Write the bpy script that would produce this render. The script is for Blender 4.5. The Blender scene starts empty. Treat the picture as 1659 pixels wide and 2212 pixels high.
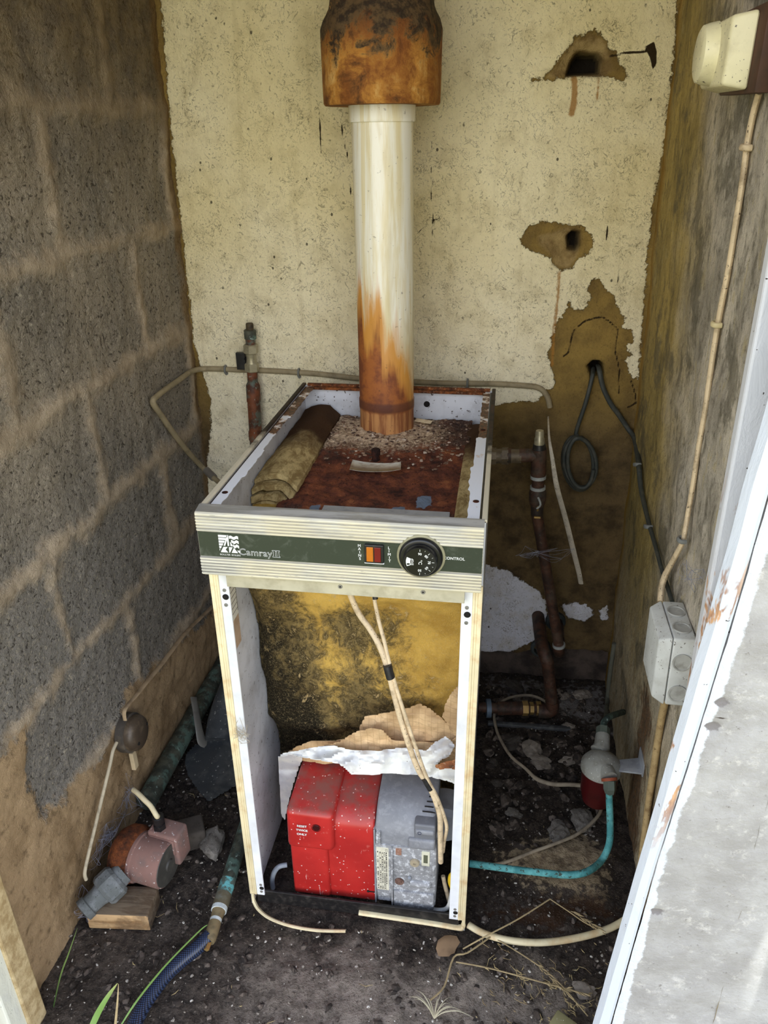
import bpy, bmesh, math, random
import numpy as np
from mathutils import Vector, Matrix, noise as mn

random.seed(7)
rng = np.random.default_rng(7)
SC = bpy.context.scene
COL = SC.collection

# ------------------------------------------------------------------ camera
F_PX, PITCH, YAW, ROLL = 1659.2, 0.4549, -0.1541, -0.0124
CAM = Vector((0.4082, -0.9333, 1.3042))
_f = Vector((math.sin(YAW)*math.cos(PITCH), math.cos(YAW)*math.cos(PITCH), -math.sin(PITCH)))
_r0 = Vector((math.cos(YAW), -math.sin(YAW), 0)); _u0 = _r0.cross(_f)
RGT = _r0*math.cos(ROLL) + _u0*math.sin(ROLL)
UPV = -_r0*math.sin(ROLL) + _u0*math.cos(ROLL)
FWD = _f
cd = bpy.data.cameras.new('camera'); cam = bpy.data.objects.new('camera', cd); COL.objects.link(cam)
cd.sensor_fit = 'VERTICAL'; cd.sensor_height = 36.0; cd.lens = 36.0*F_PX/2212.0
cd.clip_start = 0.02
cam.matrix_world = Matrix.Translation(CAM) @ Matrix((RGT, UPV, -FWD)).transposed().to_4x4()
SC.camera = cam

# ------------------------------------------------------------------ view, sky, sun
SC.view_settings.view_transform = 'Standard'; SC.view_settings.look = 'None'
SC.view_settings.exposure = 0.12; SC.view_settings.gamma = 1.0
SC.view_settings.use_curve_mapping = False
w = bpy.data.worlds.new('sky'); SC.world = w; w.use_nodes = True
nt = w.node_tree; nt.nodes.clear()
o = nt.nodes.new('ShaderNodeOutputWorld'); b = nt.nodes.new('ShaderNodeBackground')
tc = nt.nodes.new('ShaderNodeTexCoord'); sx = nt.nodes.new('ShaderNodeSeparateXYZ'); rp = nt.nodes.new('ShaderNodeValToRGB')
nt.links.new(tc.outputs['Generated'], sx.inputs[0]); nt.links.new(sx.outputs['Z'], rp.inputs[0])
e = rp.color_ramp.elements
e[0].position = 0.0; e[0].color = (1.22, 1.16, 1.02, 1)
e[1].position = 0.75; e[1].color = (0.42, 0.52, 0.74, 1)
n_ = rp.color_ramp.elements.new(0.3); n_.color = (1.05, 1.08, 1.12, 1)
b.inputs['Strength'].default_value = 3.0
nt.links.new(rp.outputs[0], b.inputs[0]); nt.links.new(b.outputs[0], o.inputs[0])
SUN_DIR = Vector((-0.35, 0.55, 0.75)).normalized()          # towards the sun: behind the shed
sd = bpy.data.lights.new('sun', 'SUN'); so = bpy.data.objects.new('sun', sd); COL.objects.link(so)
sd.energy = 3.2; sd.angle = math.radians(0.6); sd.color = (1.0, 0.95, 0.85)
so.rotation_euler = SUN_DIR.to_track_quat('Z', 'Y').to_euler()


def P(px, py, ax, val):
    """Point of the plane ax = val that is seen at a pixel of the photograph."""
    d = FWD*F_PX + RGT*(px-829.5) - UPV*(py-1106.0)
    i = 'xyz'.index(ax)
    return CAM + d*((val-CAM[i])/d[i])


def Pd(px, py, depth):
    return CAM + depth*(FWD + RGT*((px-829.5)/F_PX) - UPV*((py-1106.0)/F_PX))


# ------------------------------------------------------------------ materials
def S(r, g, b):
    f = lambda c: (c/255.0)/12.92 if c <= 10.31 else (((c/255.0)+0.055)/1.055)**2.4
    return (f(r), f(g), f(b), 1.0)


class Mat:
    def __init__(s, name):
        s.m = bpy.data.materials.new(name); s.m.use_nodes = True
        s.t = s.m.node_tree; s.b = s.t.nodes['Principled BSDF']; s._co = None

    def n(s, typ, **kw):
        nd = s.t.nodes.new(typ)
        for k, v in kw.items(): setattr(nd, k, v)
        return nd

    def put(s, sock, v):
        if isinstance(v, bpy.types.NodeSocket): s.t.links.new(v, sock)
        elif v is not None:
            if hasattr(sock.default_value, '__len__') and not hasattr(v, '__len__'):
                sock.default_value = [v]*len(sock.default_value)
            else: sock.default_value = v

    def co(s):
        if s._co is None: s._co = s.n('ShaderNodeTexCoord').outputs['Object']
        return s._co

    def xyz(s):
        x = s.n('ShaderNodeSeparateXYZ'); s.t.links.new(s.co(), x.inputs[0]); return x.outputs

    def stretch(s, sc, rot=(0, 0, 0)):
        m = s.n('ShaderNodeMapping'); s.put(m.inputs['Vector'], s.co()); m.inputs['Scale'].default_value = sc
        m.inputs['Rotation'].default_value = rot
        return m.outputs[0]

    def noise(s, scale, detail=4, rough=0.55, dist=0.0, vec=None):
        x = s.n('ShaderNodeTexNoise'); s.put(x.inputs['Vector'], vec or s.co())
        x.inputs['Scale'].default_value = scale; x.inputs['Detail'].default_value = detail
        x.inputs['Roughness'].default_value = rough; x.inputs['Distortion'].default_value = dist
        return x.outputs['Fac']

    def vor(s, scale, feature='F1', vec=None, rand=1.0, out='Distance'):
        x = s.n('ShaderNodeTexVoronoi', feature=feature); s.put(x.inputs['Vector'], vec or s.co())
        x.inputs['Scale'].default_value = scale; x.inputs['Randomness'].default_value = rand
        return x.outputs[out]

    def th(s, v, a, b, lo=0.0, hi=1.0):
        x = s.n('ShaderNodeMapRange', interpolation_type='SMOOTHSTEP')
        s.put(x.inputs[0], v); x.inputs[1].default_value = a; x.inputs[2].default_value = b
        x.inputs[3].default_value = lo; x.inputs[4].default_value = hi
        if a > b:
            x.inputs[1].default_value = b; x.inputs[2].default_value = a
            x.inputs[3].default_value = hi; x.inputs[4].default_value = lo
        return x.outputs[0]

    def ma(s, op, a, b=0.0):
        x = s.n('ShaderNodeMath', operation=op); s.put(x.inputs[0], a); s.put(x.inputs[1], b); return x.outputs[0]

    def mix(s, fac, a, b, blend='MIX'):
        x = s.n('ShaderNodeMix', data_type='RGBA', blend_type=blend)
        s.put(x.inputs[0], fac); s.put(x.inputs[6], a); s.put(x.inputs[7], b); return x.outputs[2]

    def ramp(s, fac, stops):
        x = s.n('ShaderNodeValToRGB'); s.put(x.inputs[0], fac); el = x.color_ramp.elements
        el[0].position, el[0].color = stops[0]; el[1].position, el[1].color = stops[-1]
        for p, c in stops[1:-1]:
            k = el.new(p); k.color = c
        return x.outputs[0]

    def attr(s, name):
        x = s.n('ShaderNodeAttribute', attribute_name=name); return x.outputs['Fac']

    def bump(s, h, strength=0.5, dist=0.002, normal=None):
        x = s.n('ShaderNodeBump'); s.put(x.inputs['Height'], h)
        x.inputs['Strength'].default_value = strength; x.inputs['Distance'].default_value = dist
        if normal is not None: s.put(x.inputs['Normal'], normal)
        return x.outputs[0]

    def fin(s, col, rough=0.7, metal=0.0, normal=None, spec=0.5):
        s.put(s.b.inputs['Base Color'], col); s.put(s.b.inputs['Roughness'], rough); s.put(s.b.inputs['Metallic'], metal)
        s.b.inputs['Specular IOR Level'].default_value = spec
        if normal is not None: s.put(s.b.inputs['Normal'], normal)
        return s.m


def simple(name, c, rough=0.6, metal=0.0, dirt=None, dirt_amt=0.5, scale=60, bump=0.0, spec=0.5, fleck=None):
    """A plain coat with blotches of dirt, fine flecks and a little relief."""
    M = Mat(name)
    n1 = M.noise(scale, 5, 0.6)
    col = M.mix(M.th(M.noise(scale*0.4, 4), 0.35, 0.7), c, tuple(x*0.82 for x in c[:3])+(1,))
    if dirt: col = M.mix(M.ma('MULTIPLY', M.th(n1, 0.45, 0.72), dirt_amt), col, dirt)
    if fleck: col = M.mix(M.th(M.noise(scale*6, 2), 0.66, 0.70), col, fleck)
    nm = M.bump(n1, bump, 0.002) if bump else None
    return M.fin(col, rough, metal, nm, spec)


# ------------------------------------------------------------------ mesh helpers
def mesh_obj(name, verts, faces, mat, parent=None, smooth=False, attrs=None, origin=None):
    """Link ONE mesh object. World-space vertices; the origin goes to the bottom centre or to the parent's place."""
    V = np.array([tuple(v) for v in verts], dtype=np.float64).reshape(-1, 3)
    if parent is not None: org = np.array(parent['_org'])
    elif origin is not None: org = np.array(origin)
    else: org = np.array([(V[:, 0].min()+V[:, 0].max())/2, (V[:, 1].min()+V[:, 1].max())/2, V[:, 2].min()])
    me = bpy.data.meshes.new(name)
    me.from_pydata((V-org).tolist(), [], [tuple(f) for f in faces]); me.update()
    if smooth: me.polygons.foreach_set('use_smooth', [True]*len(me.polygons))
    for m in (mat if isinstance(mat, (list, tuple)) else [mat]): me.materials.append(m)
    for k, a in (attrs or {}).items():
        at = me.attributes.new(k, 'FLOAT', 'POINT'); at.data.foreach_set('value', np.asarray(a, dtype=np.float32))
    ob = bpy.data.objects.new(name, me); COL.objects.link(ob); ob['_org'] = org.tolist()
    if parent is not None: ob.parent = parent
    else: ob.location = org
    return ob


def thing(name, label, cat, loc, group=None):
    ob = bpy.data.objects.new(name, None); COL.objects.link(ob); ob.location = loc
    ob.empty_display_size = 0.05; ob['_org'] = list(loc); ob['label'] = label; ob['category'] = cat
    if group: ob['group'] = group
    return ob


def tag(ob, label, cat=None, group=None, kind=None):
    if label: ob['label'] = label
    if cat: ob['category'] = cat
    if group: ob['group'] = group
    if kind: ob['kind'] = kind
    return ob


class G:
    """Collects pieces of one mesh."""
    def __init__(s): s.v = []; s.f = []

    def add(s, v, f):
        k = len(s.v); s.v += [Vector(x) for x in v]; s.f += [tuple(i+k for i in q) for q in f]; return s

    def bm(s, bm):
        bm.verts.ensure_lookup_table(); bm.verts.index_update()
        s.add([x.co.copy() for x in bm.verts], [[x.index for x in q.verts] for q in bm.faces]); bm.free(); return s

    def box(s, a, b, bev=0.0, seg=2, M=None):
        bm = bmesh.new(); bmesh.ops.create_cube(bm, size=1.0)
        a, b = Vector(a), Vector(b); c = (a+b)/2; d = b-a
        for x in bm.verts: x.co = Vector((x.co.x*d.x, x.co.y*d.y, x.co.z*d.z))+c
        if bev: bmesh.ops.bevel(bm, geom=list(bm.edges), offset=bev, segments=seg, affect='EDGES', profile=0.5)
        if M is not None: bm.transform(M)
        return s.bm(bm)

    def hexa(s, bot, top, bev=0.0, seg=2):
        """Box from 4 + 4 corners in matching order."""
        bm = bmesh.new(); q = [bm.verts.new(p) for p in list(bot)+list(top)]
        for f in ((3, 2, 1, 0), (4, 5, 6, 7), (0, 1, 5, 4), (1, 2, 6, 5), (2, 3, 7, 6), (3, 0, 4, 7)): bm.faces.new([q[i] for i in f])
        bmesh.ops.recalc_face_normals(bm, faces=bm.faces)
        if bev: bmesh.ops.bevel(bm, geom=list(bm.edges), offset=bev, segments=seg, affect='EDGES', profile=0.5)
        return s.bm(bm)

    def tube(s, pts, r, n=12, cap=True, flat=1.0, up=None, sm=0):
        pts = [Vector(p) for p in pts]
        R = list(r) if hasattr(r, '__len__') else [r]*len(pts)
        if sm: pts, R = catmull(pts, R, sm)
        N = len(pts); T = [(pts[min(i+1, N-1)]-pts[max(i-1, 0)]).normalized() for i in range(N)]
        nv = Vector(up) if up else (Vector((0, 0, 1)) if abs(T[0].z) < 0.9 else Vector((1, 0, 0)))
        V = []; Fc = []
        for i in range(N):
            nv = (nv-T[i]*nv.dot(T[i])).normalized(); bv = T[i].cross(nv)
            for k in range(n):
                a = 2*math.pi*k/n
                V.append(pts[i]+bv*(math.cos(a)*R[i])+nv*(math.sin(a)*R[i]*flat))
        for i in range(N-1):
            for k in range(n):
                k2 = (k+1) % n
                Fc.append((i*n+k, i*n+k2, (i+1)*n+k2, (i+1)*n+k))
        if cap:
            Fc.append(tuple(range(n-1, -1, -1))); Fc.append(tuple((N-1)*n+k for k in range(n)))
        return s.add(V, Fc)

    def lathe(s, prof, c, axis=(0, 0, 1), n=32, cap=True, phase=0.0):
        """prof: (distance along axis, radius) pairs, starting at c."""
        ax = Vector(axis).normalized(); q = Vector((0, 0, 1)).rotation_difference(ax)
        V = []; Fc = []
        for h, r in prof:
            for k in range(n):
                a = 2*math.pi*k/n+phase
                V.append(Vector(c)+q @ Vector((r*math.cos(a), r*math.sin(a), h)))
        for i in range(len(prof)-1):
            for k in range(n):
                k2 = (k+1) % n; Fc.append((i*n+k, i*n+k2, (i+1)*n+k2, (i+1)*n+k))
        if cap:
            Fc.append(tuple(range(n-1, -1, -1))); Fc.append(tuple((len(prof)-1)*n+k for k in range(n)))
        return s.add(V, Fc)

    def prism(s, poly, d):
        """Polygon (3-D points, planar) extruded by vector d."""
        d = Vector(d); n = len(poly); p = [Vector(x) for x in poly]
        V = p+[x+d for x in p]
        F = [tuple(range(n)), tuple(range(2*n-1, n-1, -1))]+[(i, i+n, (i+1) % n+n, (i+1) % n) for i in range(n)]
        bm = bmesh.new(); q = [bm.verts.new(x) for x in V]
        for f in F: bm.faces.new([q[i] for i in f])
        bmesh.ops.recalc_face_normals(bm, faces=bm.faces)
        return s.bm(bm)

    def build(s, name, mat, parent=None, smooth=False, origin=None):
        ob = mesh_obj(name, s.v, s.f, mat, parent, False, None, origin)
        if smooth:
            ob.data.polygons.foreach_set('use_smooth', [True]*len(ob.data.polygons))
            md = ob.data
            try: md.set_sharp_from_angle(angle=math.radians(38))
            except Exception: pass
        return ob


def catmull(pts, R, k):
    out = []; ro = []
    N = len(pts)
    for i in range(N-1):
        p0 = pts[max(i-1, 0)]; p1 = pts[i]; p2 = pts[i+1]; p3 = pts[min(i+2, N-1)]
        for j in range(k):
            t = j/k
            out.append(0.5*((2*p1)+(p2-p0)*t+(2*p0-5*p1+4*p2-p3)*t*t+(3*p1-p0-3*p2+p3)*t**3))
            ro.append(R[i]*(1-t)+R[i+1]*t)
    out.append(pts[-1]); ro.append(R[-1])
    return out, ro


def sdf(poly, X, Y):
    """Signed distance to a closed polygon, negative inside (numpy)."""
    p = np.asarray(poly, float); d = np.full(X.shape, 1e9); ins = np.zeros(X.shape, bool)
    for i in range(len(p)):
        a = p[i]; b = p[(i+1) % len(p)]; e = b-a; L = max(e@e, 1e-12)
        t = np.clip(((X-a[0])*e[0]+(Y-a[1])*e[1])/L, 0, 1)
        d = np.minimum(d, np.hypot(X-a[0]-t*e[0], Y-a[1]-t*e[1]))
        c = ((a[1] > Y) != (b[1] > Y))
        with np.errstate(divide='ignore', invalid='ignore'):
            xi = a[0]+(Y-a[1])/(b[1]-a[1] if b[1] != a[1] else 1e-12)*e[0]
        ins ^= c & (X < xi)
    return np.where(ins, -d, d)


def line_d(pl, X, Y):
    p = np.asarray(pl, float); d = np.full(X.shape, 1e9)
    for i in range(len(p)-1):
        a = p[i]; e = p[i+1]-a; L = max(e@e, 1e-12)
        t = np.clip(((X-a[0])*e[0]+(Y-a[1])*e[1])/L, 0, 1)
        d = np.minimum(d, np.hypot(X-a[0]-t*e[0], Y-a[1]-t*e[1]))
    return d


def fbm(X, Y, Z, sc, octv=3):
    return np.array([mn.fractal(Vector((x*sc, y*sc, z*sc)), 0.8, 2.1, octv) for x, y, z in zip(X.ravel(), Y.ravel(), Z.ravel())]).reshape(X.shape)


def grid_faces(nu, nv):
    i = np.arange(nu-1)[:, None]*nv+np.arange(nv-1)[None, :]
    return np.stack([i, i+nv, i+nv+1, i+1], -1).reshape(-1, 4)


def rock(g, c, size, seed, sub=2, rough=0.35, flat=0.0):
    bm = bmesh.new(); bmesh.ops.create_icosphere(bm, subdivisions=sub, radius=1.0)
    o = Vector((seed*3.7, seed*1.3, seed*2.1))
    for x in bm.verts:
        k = 1+rough*mn.noise(x.co*1.1+o)+rough*0.5*mn.noise(x.co*2.7+o)
        q = x.co*k
        if flat: q.z = max(-flat, min(flat, q.z))
        x.co = Vector((q.x*size[0], q.y*size[1], q.z*size[2]))
    rz = Matrix.Rotation(seed*1.7, 4, 'Z'); bm.transform(rz)
    for x in bm.verts: x.co += Vector(c)
    return g.bm(bm)


def text_mesh(txt, size, fn, outline=0.0, align='CENTER', bold=0.0, spacing=1.0):
    """Verts/faces of a text in its own plane, mapped by fn(x, y) to world points."""
    cu = bpy.data.curves.new('lettering', 'FONT'); cu.body = txt; cu.size = size; cu.align_x = align; cu.align_y = 'CENTER'
    cu.space_character = spacing; cu.resolution_u = 3
    if outline: cu.fill_mode = 'NONE'; cu.bevel_depth = outline; cu.bevel_resolution = 0
    elif bold: cu.offset = bold
    tmp = bpy.data.objects.new('lettering_tmp', cu); COL.objects.link(tmp)
    dg = bpy.context.evaluated_depsgraph_get()
    me = bpy.data.meshes.new_from_object(tmp.evaluated_get(dg))
    V = [fn(x.co.x, x.co.y) + (Vector((0, -x.co.z, 0)) if outline else Vector()) for x in me.vertices]
    Fc = [tuple(p.vertices) for p in me.polygons]
    bpy.data.objects.remove(tmp); bpy.data.curves.remove(cu); bpy.data.meshes.remove(me)
    return V, Fc

# ================================================================== STRUCTURE
YB = 0.75                                    # back wall
xL = lambda y, z: -0.300+0.008*z-0.020*(YB-y)
xR = lambda y, z: 0.733-0.028*z-0.006*(YB-y)
ORG = (0, 0, 0)


def wall_grid(us, vs, fn):
    U, V = np.meshgrid(us, vs, indexing='ij'); X, Y, Z = fn(U, V)
    return U, V, X, Y, Z, grid_faces(len(us), len(vs))


# ---- back wall: painted render with bare patches, two hacked holes and a broken foot
def back_mat():
    M = Mat('painted_render'); x = M.xyz()
    fine = M.noise(220, 4, 0.6); mid = M.noise(26, 5, 0.62); big = M.noise(4.5, 3, 0.5)
    edge = M.ma('MULTIPLY', M.ma('SUBTRACT', M.noise(60, 6, 0.72), 0.5), 0.030)
    edge = M.ma('ADD', edge, M.ma('MULTIPLY', M.ma('SUBTRACT', M.noise(300, 3, 0.6), 0.5), 0.006))
    bare = M.th(M.ma('ADD', M.attr('bare'), edge), 0.0008, -0.0008)
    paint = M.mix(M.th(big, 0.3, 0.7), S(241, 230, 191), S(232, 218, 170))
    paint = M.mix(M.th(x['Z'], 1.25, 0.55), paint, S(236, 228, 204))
    paint = M.mix(M.th(x['Z'], 0.55, 0.30), paint, S(222, 222, 230))                 # paler and bluer lower down: skylight put into the paint colour
    paint = M.mix(M.ma('MULTIPLY', M.th(mid, 0.42, 0.75), 0.35), paint, S(168, 150, 100))
    scr = M.noise(95, 3, 0.6, 2.6); scr2 = M.noise(60, 3, 0.55, 3.5, M.stretch((1, 1, 1), (0.5, 0.7, 0.2)))
    zone = M.th(M.noise(7, 3, 0.6), 0.38, 0.62)
    ln_a = M.noise(34, 4, 0.62, 1.2); ln_b = M.noise(52, 4, 0.6, 1.6, M.stretch((1, 1, 0.8), (0.4, 0.9, 0.1)))
    for ln_, am_, zs_, lo_ in ((ln_a, 0.62, 15, 0.50), (ln_b, 0.55, 23, 0.50)):          # hair-like scuffs and mould threads
        wsp = M.th(M.ma('ABSOLUTE', M.ma('SUBTRACT', ln_, 0.5)), 0.016, 0.004)
        paint = M.mix(M.ma('MULTIPLY', M.ma('MULTIPLY', wsp, M.th(M.noise(zs_, 4, 0.65), lo_, lo_+0.10)), am_), paint, S(92, 80, 54))
    paint = M.mix(M.ma('MULTIPLY', M.ma('MULTIPLY', M.th(scr, 0.60, 0.66), zone), 0.5), paint, S(96, 84, 58))
    paint = M.mix(M.ma('MULTIPLY', M.th(scr2, 0.61, 0.68), 0.55), paint, S(90, 78, 52))
    streak = M.noise(40, 3, 0.6, 0.3, M.stretch((1, 1, 0.06)))
    paint = M.mix(M.ma('MULTIPLY', M.th(streak, 0.55, 0.78), 0.22), paint, S(150, 126, 66))
    spk = M.ma('MULTIPLY', M.th(M.vor(46, vec=M.stretch((1, 1, 0.75))), 0.13, 0.09), M.th(M.noise(19, 2), 0.56, 0.60))
    paint = M.mix(M.ma('MULTIPLY', spk, 0.85), paint, S(45, 36, 24))
    cem = M.mix(M.th(M.noise(14, 5, 0.6), 0.3, 0.7), S(150, 124, 66), S(112, 91, 50))
    cem = M.mix(M.th(x['Z'], 0.86, 0.62), cem, M.mix(M.th(M.noise(22, 5, 0.65), 0.35, 0.7), S(112, 93, 62), S(70, 57, 38)))
    cem = M.mix(M.ma('MULTIPLY', M.th(fine, 0.55, 0.7), 0.35), cem, S(60, 48, 28))
    col = M.mix(bare, paint, cem)
    rim = M.ma('MULTIPLY', M.th(M.ma('ABSOLUTE', M.ma('ADD', M.attr('bare'), edge)), 0.0022, 0.0004), 0.4)
    col = M.mix(rim, col, S(84, 64, 30))
    drip = M.th(M.ma('ADD', M.attr('drip'), M.ma('MULTIPLY', M.ma('SUBTRACT', M.noise(120, 3), 0.5), 0.006)), 0.002, -0.002)
    col = M.mix(M.ma('MULTIPLY', drip, 0.85), col, S(160, 112, 50))
    crk = M.th(M.ma('ADD', M.attr('crack'), M.ma('MULTIPLY', M.noise(200, 2), 0.0015)), 0.0024, 0.0010)
    col = M.mix(crk, col, S(48, 36, 18))
    raw = M.mix(M.th(M.noise(30, 5), 0.35, 0.65), S(176, 152, 104), S(120, 98, 62))
    col = M.mix(M.attr('raw'), col, raw)
    brick = M.mix(M.th(M.noise(18, 5, 0.6), 0.35, 0.65), S(98, 86, 78), S(58, 51, 47))
    col = M.mix(M.attr('foot'), col, brick)
    col = M.mix(M.attr('deep'), col, S(28, 22, 14))
    h = M.ma('ADD', M.ma('MULTIPLY', mid, 1.0), M.ma('MULTIPLY', fine, 0.35))
    h = M.ma('SUBTRACT', h, M.ma('MULTIPLY', bare, 0.5))
    return M.fin(col, 0.88, 0, M.bump(M.ma('ADD', h, M.ma('MULTIPLY', M.noise(75, 4, 0.65, 1.0), 0.7)), 0.85, 0.006), 0.2)


def px_poly(pts, ax='y', val=YB, a=0, b=2):
    return [(q[a], q[b]) for q in (P(x, y, ax, val) for x, y in pts)]


us = np.arange(-0.36, 0.80, 0.0045); vs = np.arange(-0.03, 1.96, 0.0045)
U, V, X, Y, Z, FC = wall_grid(us, vs, lambda u, v: (u, np.full_like(u, YB), v))
hole_a = px_poly([(1178, 168), (1210, 132), (1232, 100), (1250, 80), (1275, 72), (1300, 82), (1312, 100), (1316, 125), (1325, 150), (1300, 166), (1240, 162)])
deep_a = px_poly([(1224, 162), (1236, 130), (1248, 113), (1290, 114), (1300, 128), (1296, 158)])
hole_b = px_poly([(1160, 508), (1195, 500), (1225, 490), (1248, 490), (1256, 515), (1250, 545), (1240, 560), (1228, 580), (1200, 572), (1188, 545), (1165, 528)])
deep_b = px_poly([(1226, 512), (1236, 502), (1252, 503), (1252, 530), (1244, 543), (1228, 538)])
cabh = px_poly([(1271, 790), (1280, 781), (1294, 781), (1303, 790), (1300, 806), (1290, 812), (1278, 812)])
bare_polys = [
    px_poly([(1150, 172), (1175, 165), (1210, 125), (1245, 78), (1285, 66), (1312, 88), (1318, 108), (1335, 108), (1330, 125), (1355, 160), (1350, 178), (1310, 165), (1240, 162), (1200, 172)]),
    px_poly([(1122, 515), (1140, 490), (1160, 480), (1185, 478), (1215, 484), (1255, 488), (1272, 505), (1284, 520), (1272, 548), (1250, 552), (1236, 582), (1205, 580), (1186, 555), (1150, 542), (1130, 530)]),
    px_poly([(1278, 604), (1296, 603), (1305, 622), (1325, 638), (1338, 668), (1350, 688), (1346, 708), (1372, 722), (1364, 738), (1352, 745), (1362, 765), (1350, 780), (1358, 800), (1366, 820), (1375, 812), (1400, 860),
             (1400, 1520), (1000, 1520), (1000, 890), (1060, 878), (1090, 872), (1130, 866), (1160, 868), (1178, 846), (1196, 836), (1200, 820), (1192, 796), (1184, 770), (1188, 752), (1196, 720), (1204, 692), (1216, 684), (1228, 650), (1242, 668), (1262, 666), (1276, 642), (1270, 622)]),
    px_poly([(325, -200), (338, -200), (352, 60), (372, 300), (392, 480), (404, 600), (420, 740), (436, 800), (454, 862), (455, 930), (448, 1000), (448, 1060), (440, 1500), (300, 1500)]),
    px_poly([(1500, -200), (1470, -120), (1460, 40), (1454, 120), (1436, 300), (1410, 440), (1398, 560), (1388, 700), (1378, 800), (1400, 1500), (1600, 1500)]),
]
white_polys = [
    px_poly([(1000, 1200), (1055, 1222), (1095, 1232), (1130, 1254), (1165, 1278), (1178, 1296), (1182, 1335), (1172, 1372), (1140, 1392), (1090, 1414), (1000, 1400)]),
    px_poly([(1212, 1308), (1240, 1298), (1275, 1310), (1282, 1328), (1262, 1342), (1228, 1335)]),
    px_poly([(1295, 1318), (1312, 1310), (1314, 1338), (1298, 1340)]),
]
bare = np.min([sdf(p, X, Z) for p in bare_polys], axis=0)
for p in white_polys: bare = np.maximum(bare, -sdf(p, X, Z))
drips = np.minimum(line_d(px_poly([(1239, 170), (1242, 200), (1235, 245)]), X, Z)-0.0055, line_d(px_poly([(1208, 588), (1204, 650), (1196, 720), (1192, 790)]), X, Z)-0.0030)
drips = np.minimum(drips, line_d(px_poly([(1292, 165), (1290, 215)]), X, Z)-0.0015)
cracks = [[(1248, 706), (1262, 694), (1284, 687), (1300, 684), (1316, 694), (1334, 710), (1330, 740), (1328, 756), (1334, 780), (1338, 800), (1336, 850)],
          [(1240, 712), (1232, 740), (1228, 762), (1216, 770)], [(1318, 121), (1355, 114), (1390, 112), (1408, 100)], [(1408, 95), (1414, 140)],
          [(1363, 822), (1372, 850), (1374, 870), (1356, 880)]]
crack = np.min([line_d(px_poly(c), X, Z) for c in cracks], axis=0)
crack = np.minimum(crack, sdf(px_poly([(1394, 102), (1412, 92), (1417, 112), (1416, 140), (1410, 148), (1405, 125)]), X, Z)+0.001)
for c_ in ([(735, 252), (742, 300), (752, 340), (756, 400), (760, 440)], [(932, 300), (930, 400), (936, 470), (930, 540)], [(690, 240), (694, 330)], [(1312, 480), (1310, 530)], [(1340, 575), (1330, 640)], [(900, 505), (918, 490), (950, 470)]):
    crack = np.minimum(crack, line_d(px_poly(c_), X, Z)+0.0011+0.0016*np.clip(fbm(X, Y, Z, 60.0, 2)*1.5, -0.7, 1))
nz = fbm(X, Y, Z, 14.0, 4)
sm = lambda d, a: np.clip(0.5-d/(2*a), 0, 1)
ha, hb = sdf(hole_a, X, Z)+nz*0.004, sdf(hole_b, X, Z)+nz*0.004
da, db, dc = sdf(deep_a, X, Z), sdf(deep_b, X, Z), sdf(cabh, X, Z)
foot_line = np.interp(X, [0.36, 0.43, 0.50, 0.545, 0.60, 0.72, 0.78], [0.075, 0.075, 0.072, 0.095, 0.10, 0.10, 0.10])+0.006*nz
foot = np.where(X > 0.36, sm(Z-foot_line, 0.004), sm(Z-0.05, 0.01))
disp = 0.0022*nz+0.010*sm(ha, 0.006)*np.clip(-ha/0.02+0.4, 0, 1.6)+0.009*sm(hb, 0.006)*np.clip(-hb/0.02+0.4, 0, 1.4)
disp += 0.055*sm(da, 0.003)+0.045*sm(db, 0.003)+0.06*sm(dc, 0.003)+0.022*foot-0.0018*sm(-bare, 0.002)
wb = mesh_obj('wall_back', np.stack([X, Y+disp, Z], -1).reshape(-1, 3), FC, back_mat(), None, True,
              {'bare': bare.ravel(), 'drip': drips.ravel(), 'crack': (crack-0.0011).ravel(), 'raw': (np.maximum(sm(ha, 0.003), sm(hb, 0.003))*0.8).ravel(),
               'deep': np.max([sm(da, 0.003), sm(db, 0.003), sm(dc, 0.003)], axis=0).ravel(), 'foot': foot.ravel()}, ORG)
tag(wb, 'cream painted rear wall with bare brown patches and two hacked holes', None, None, 'structure')


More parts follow.
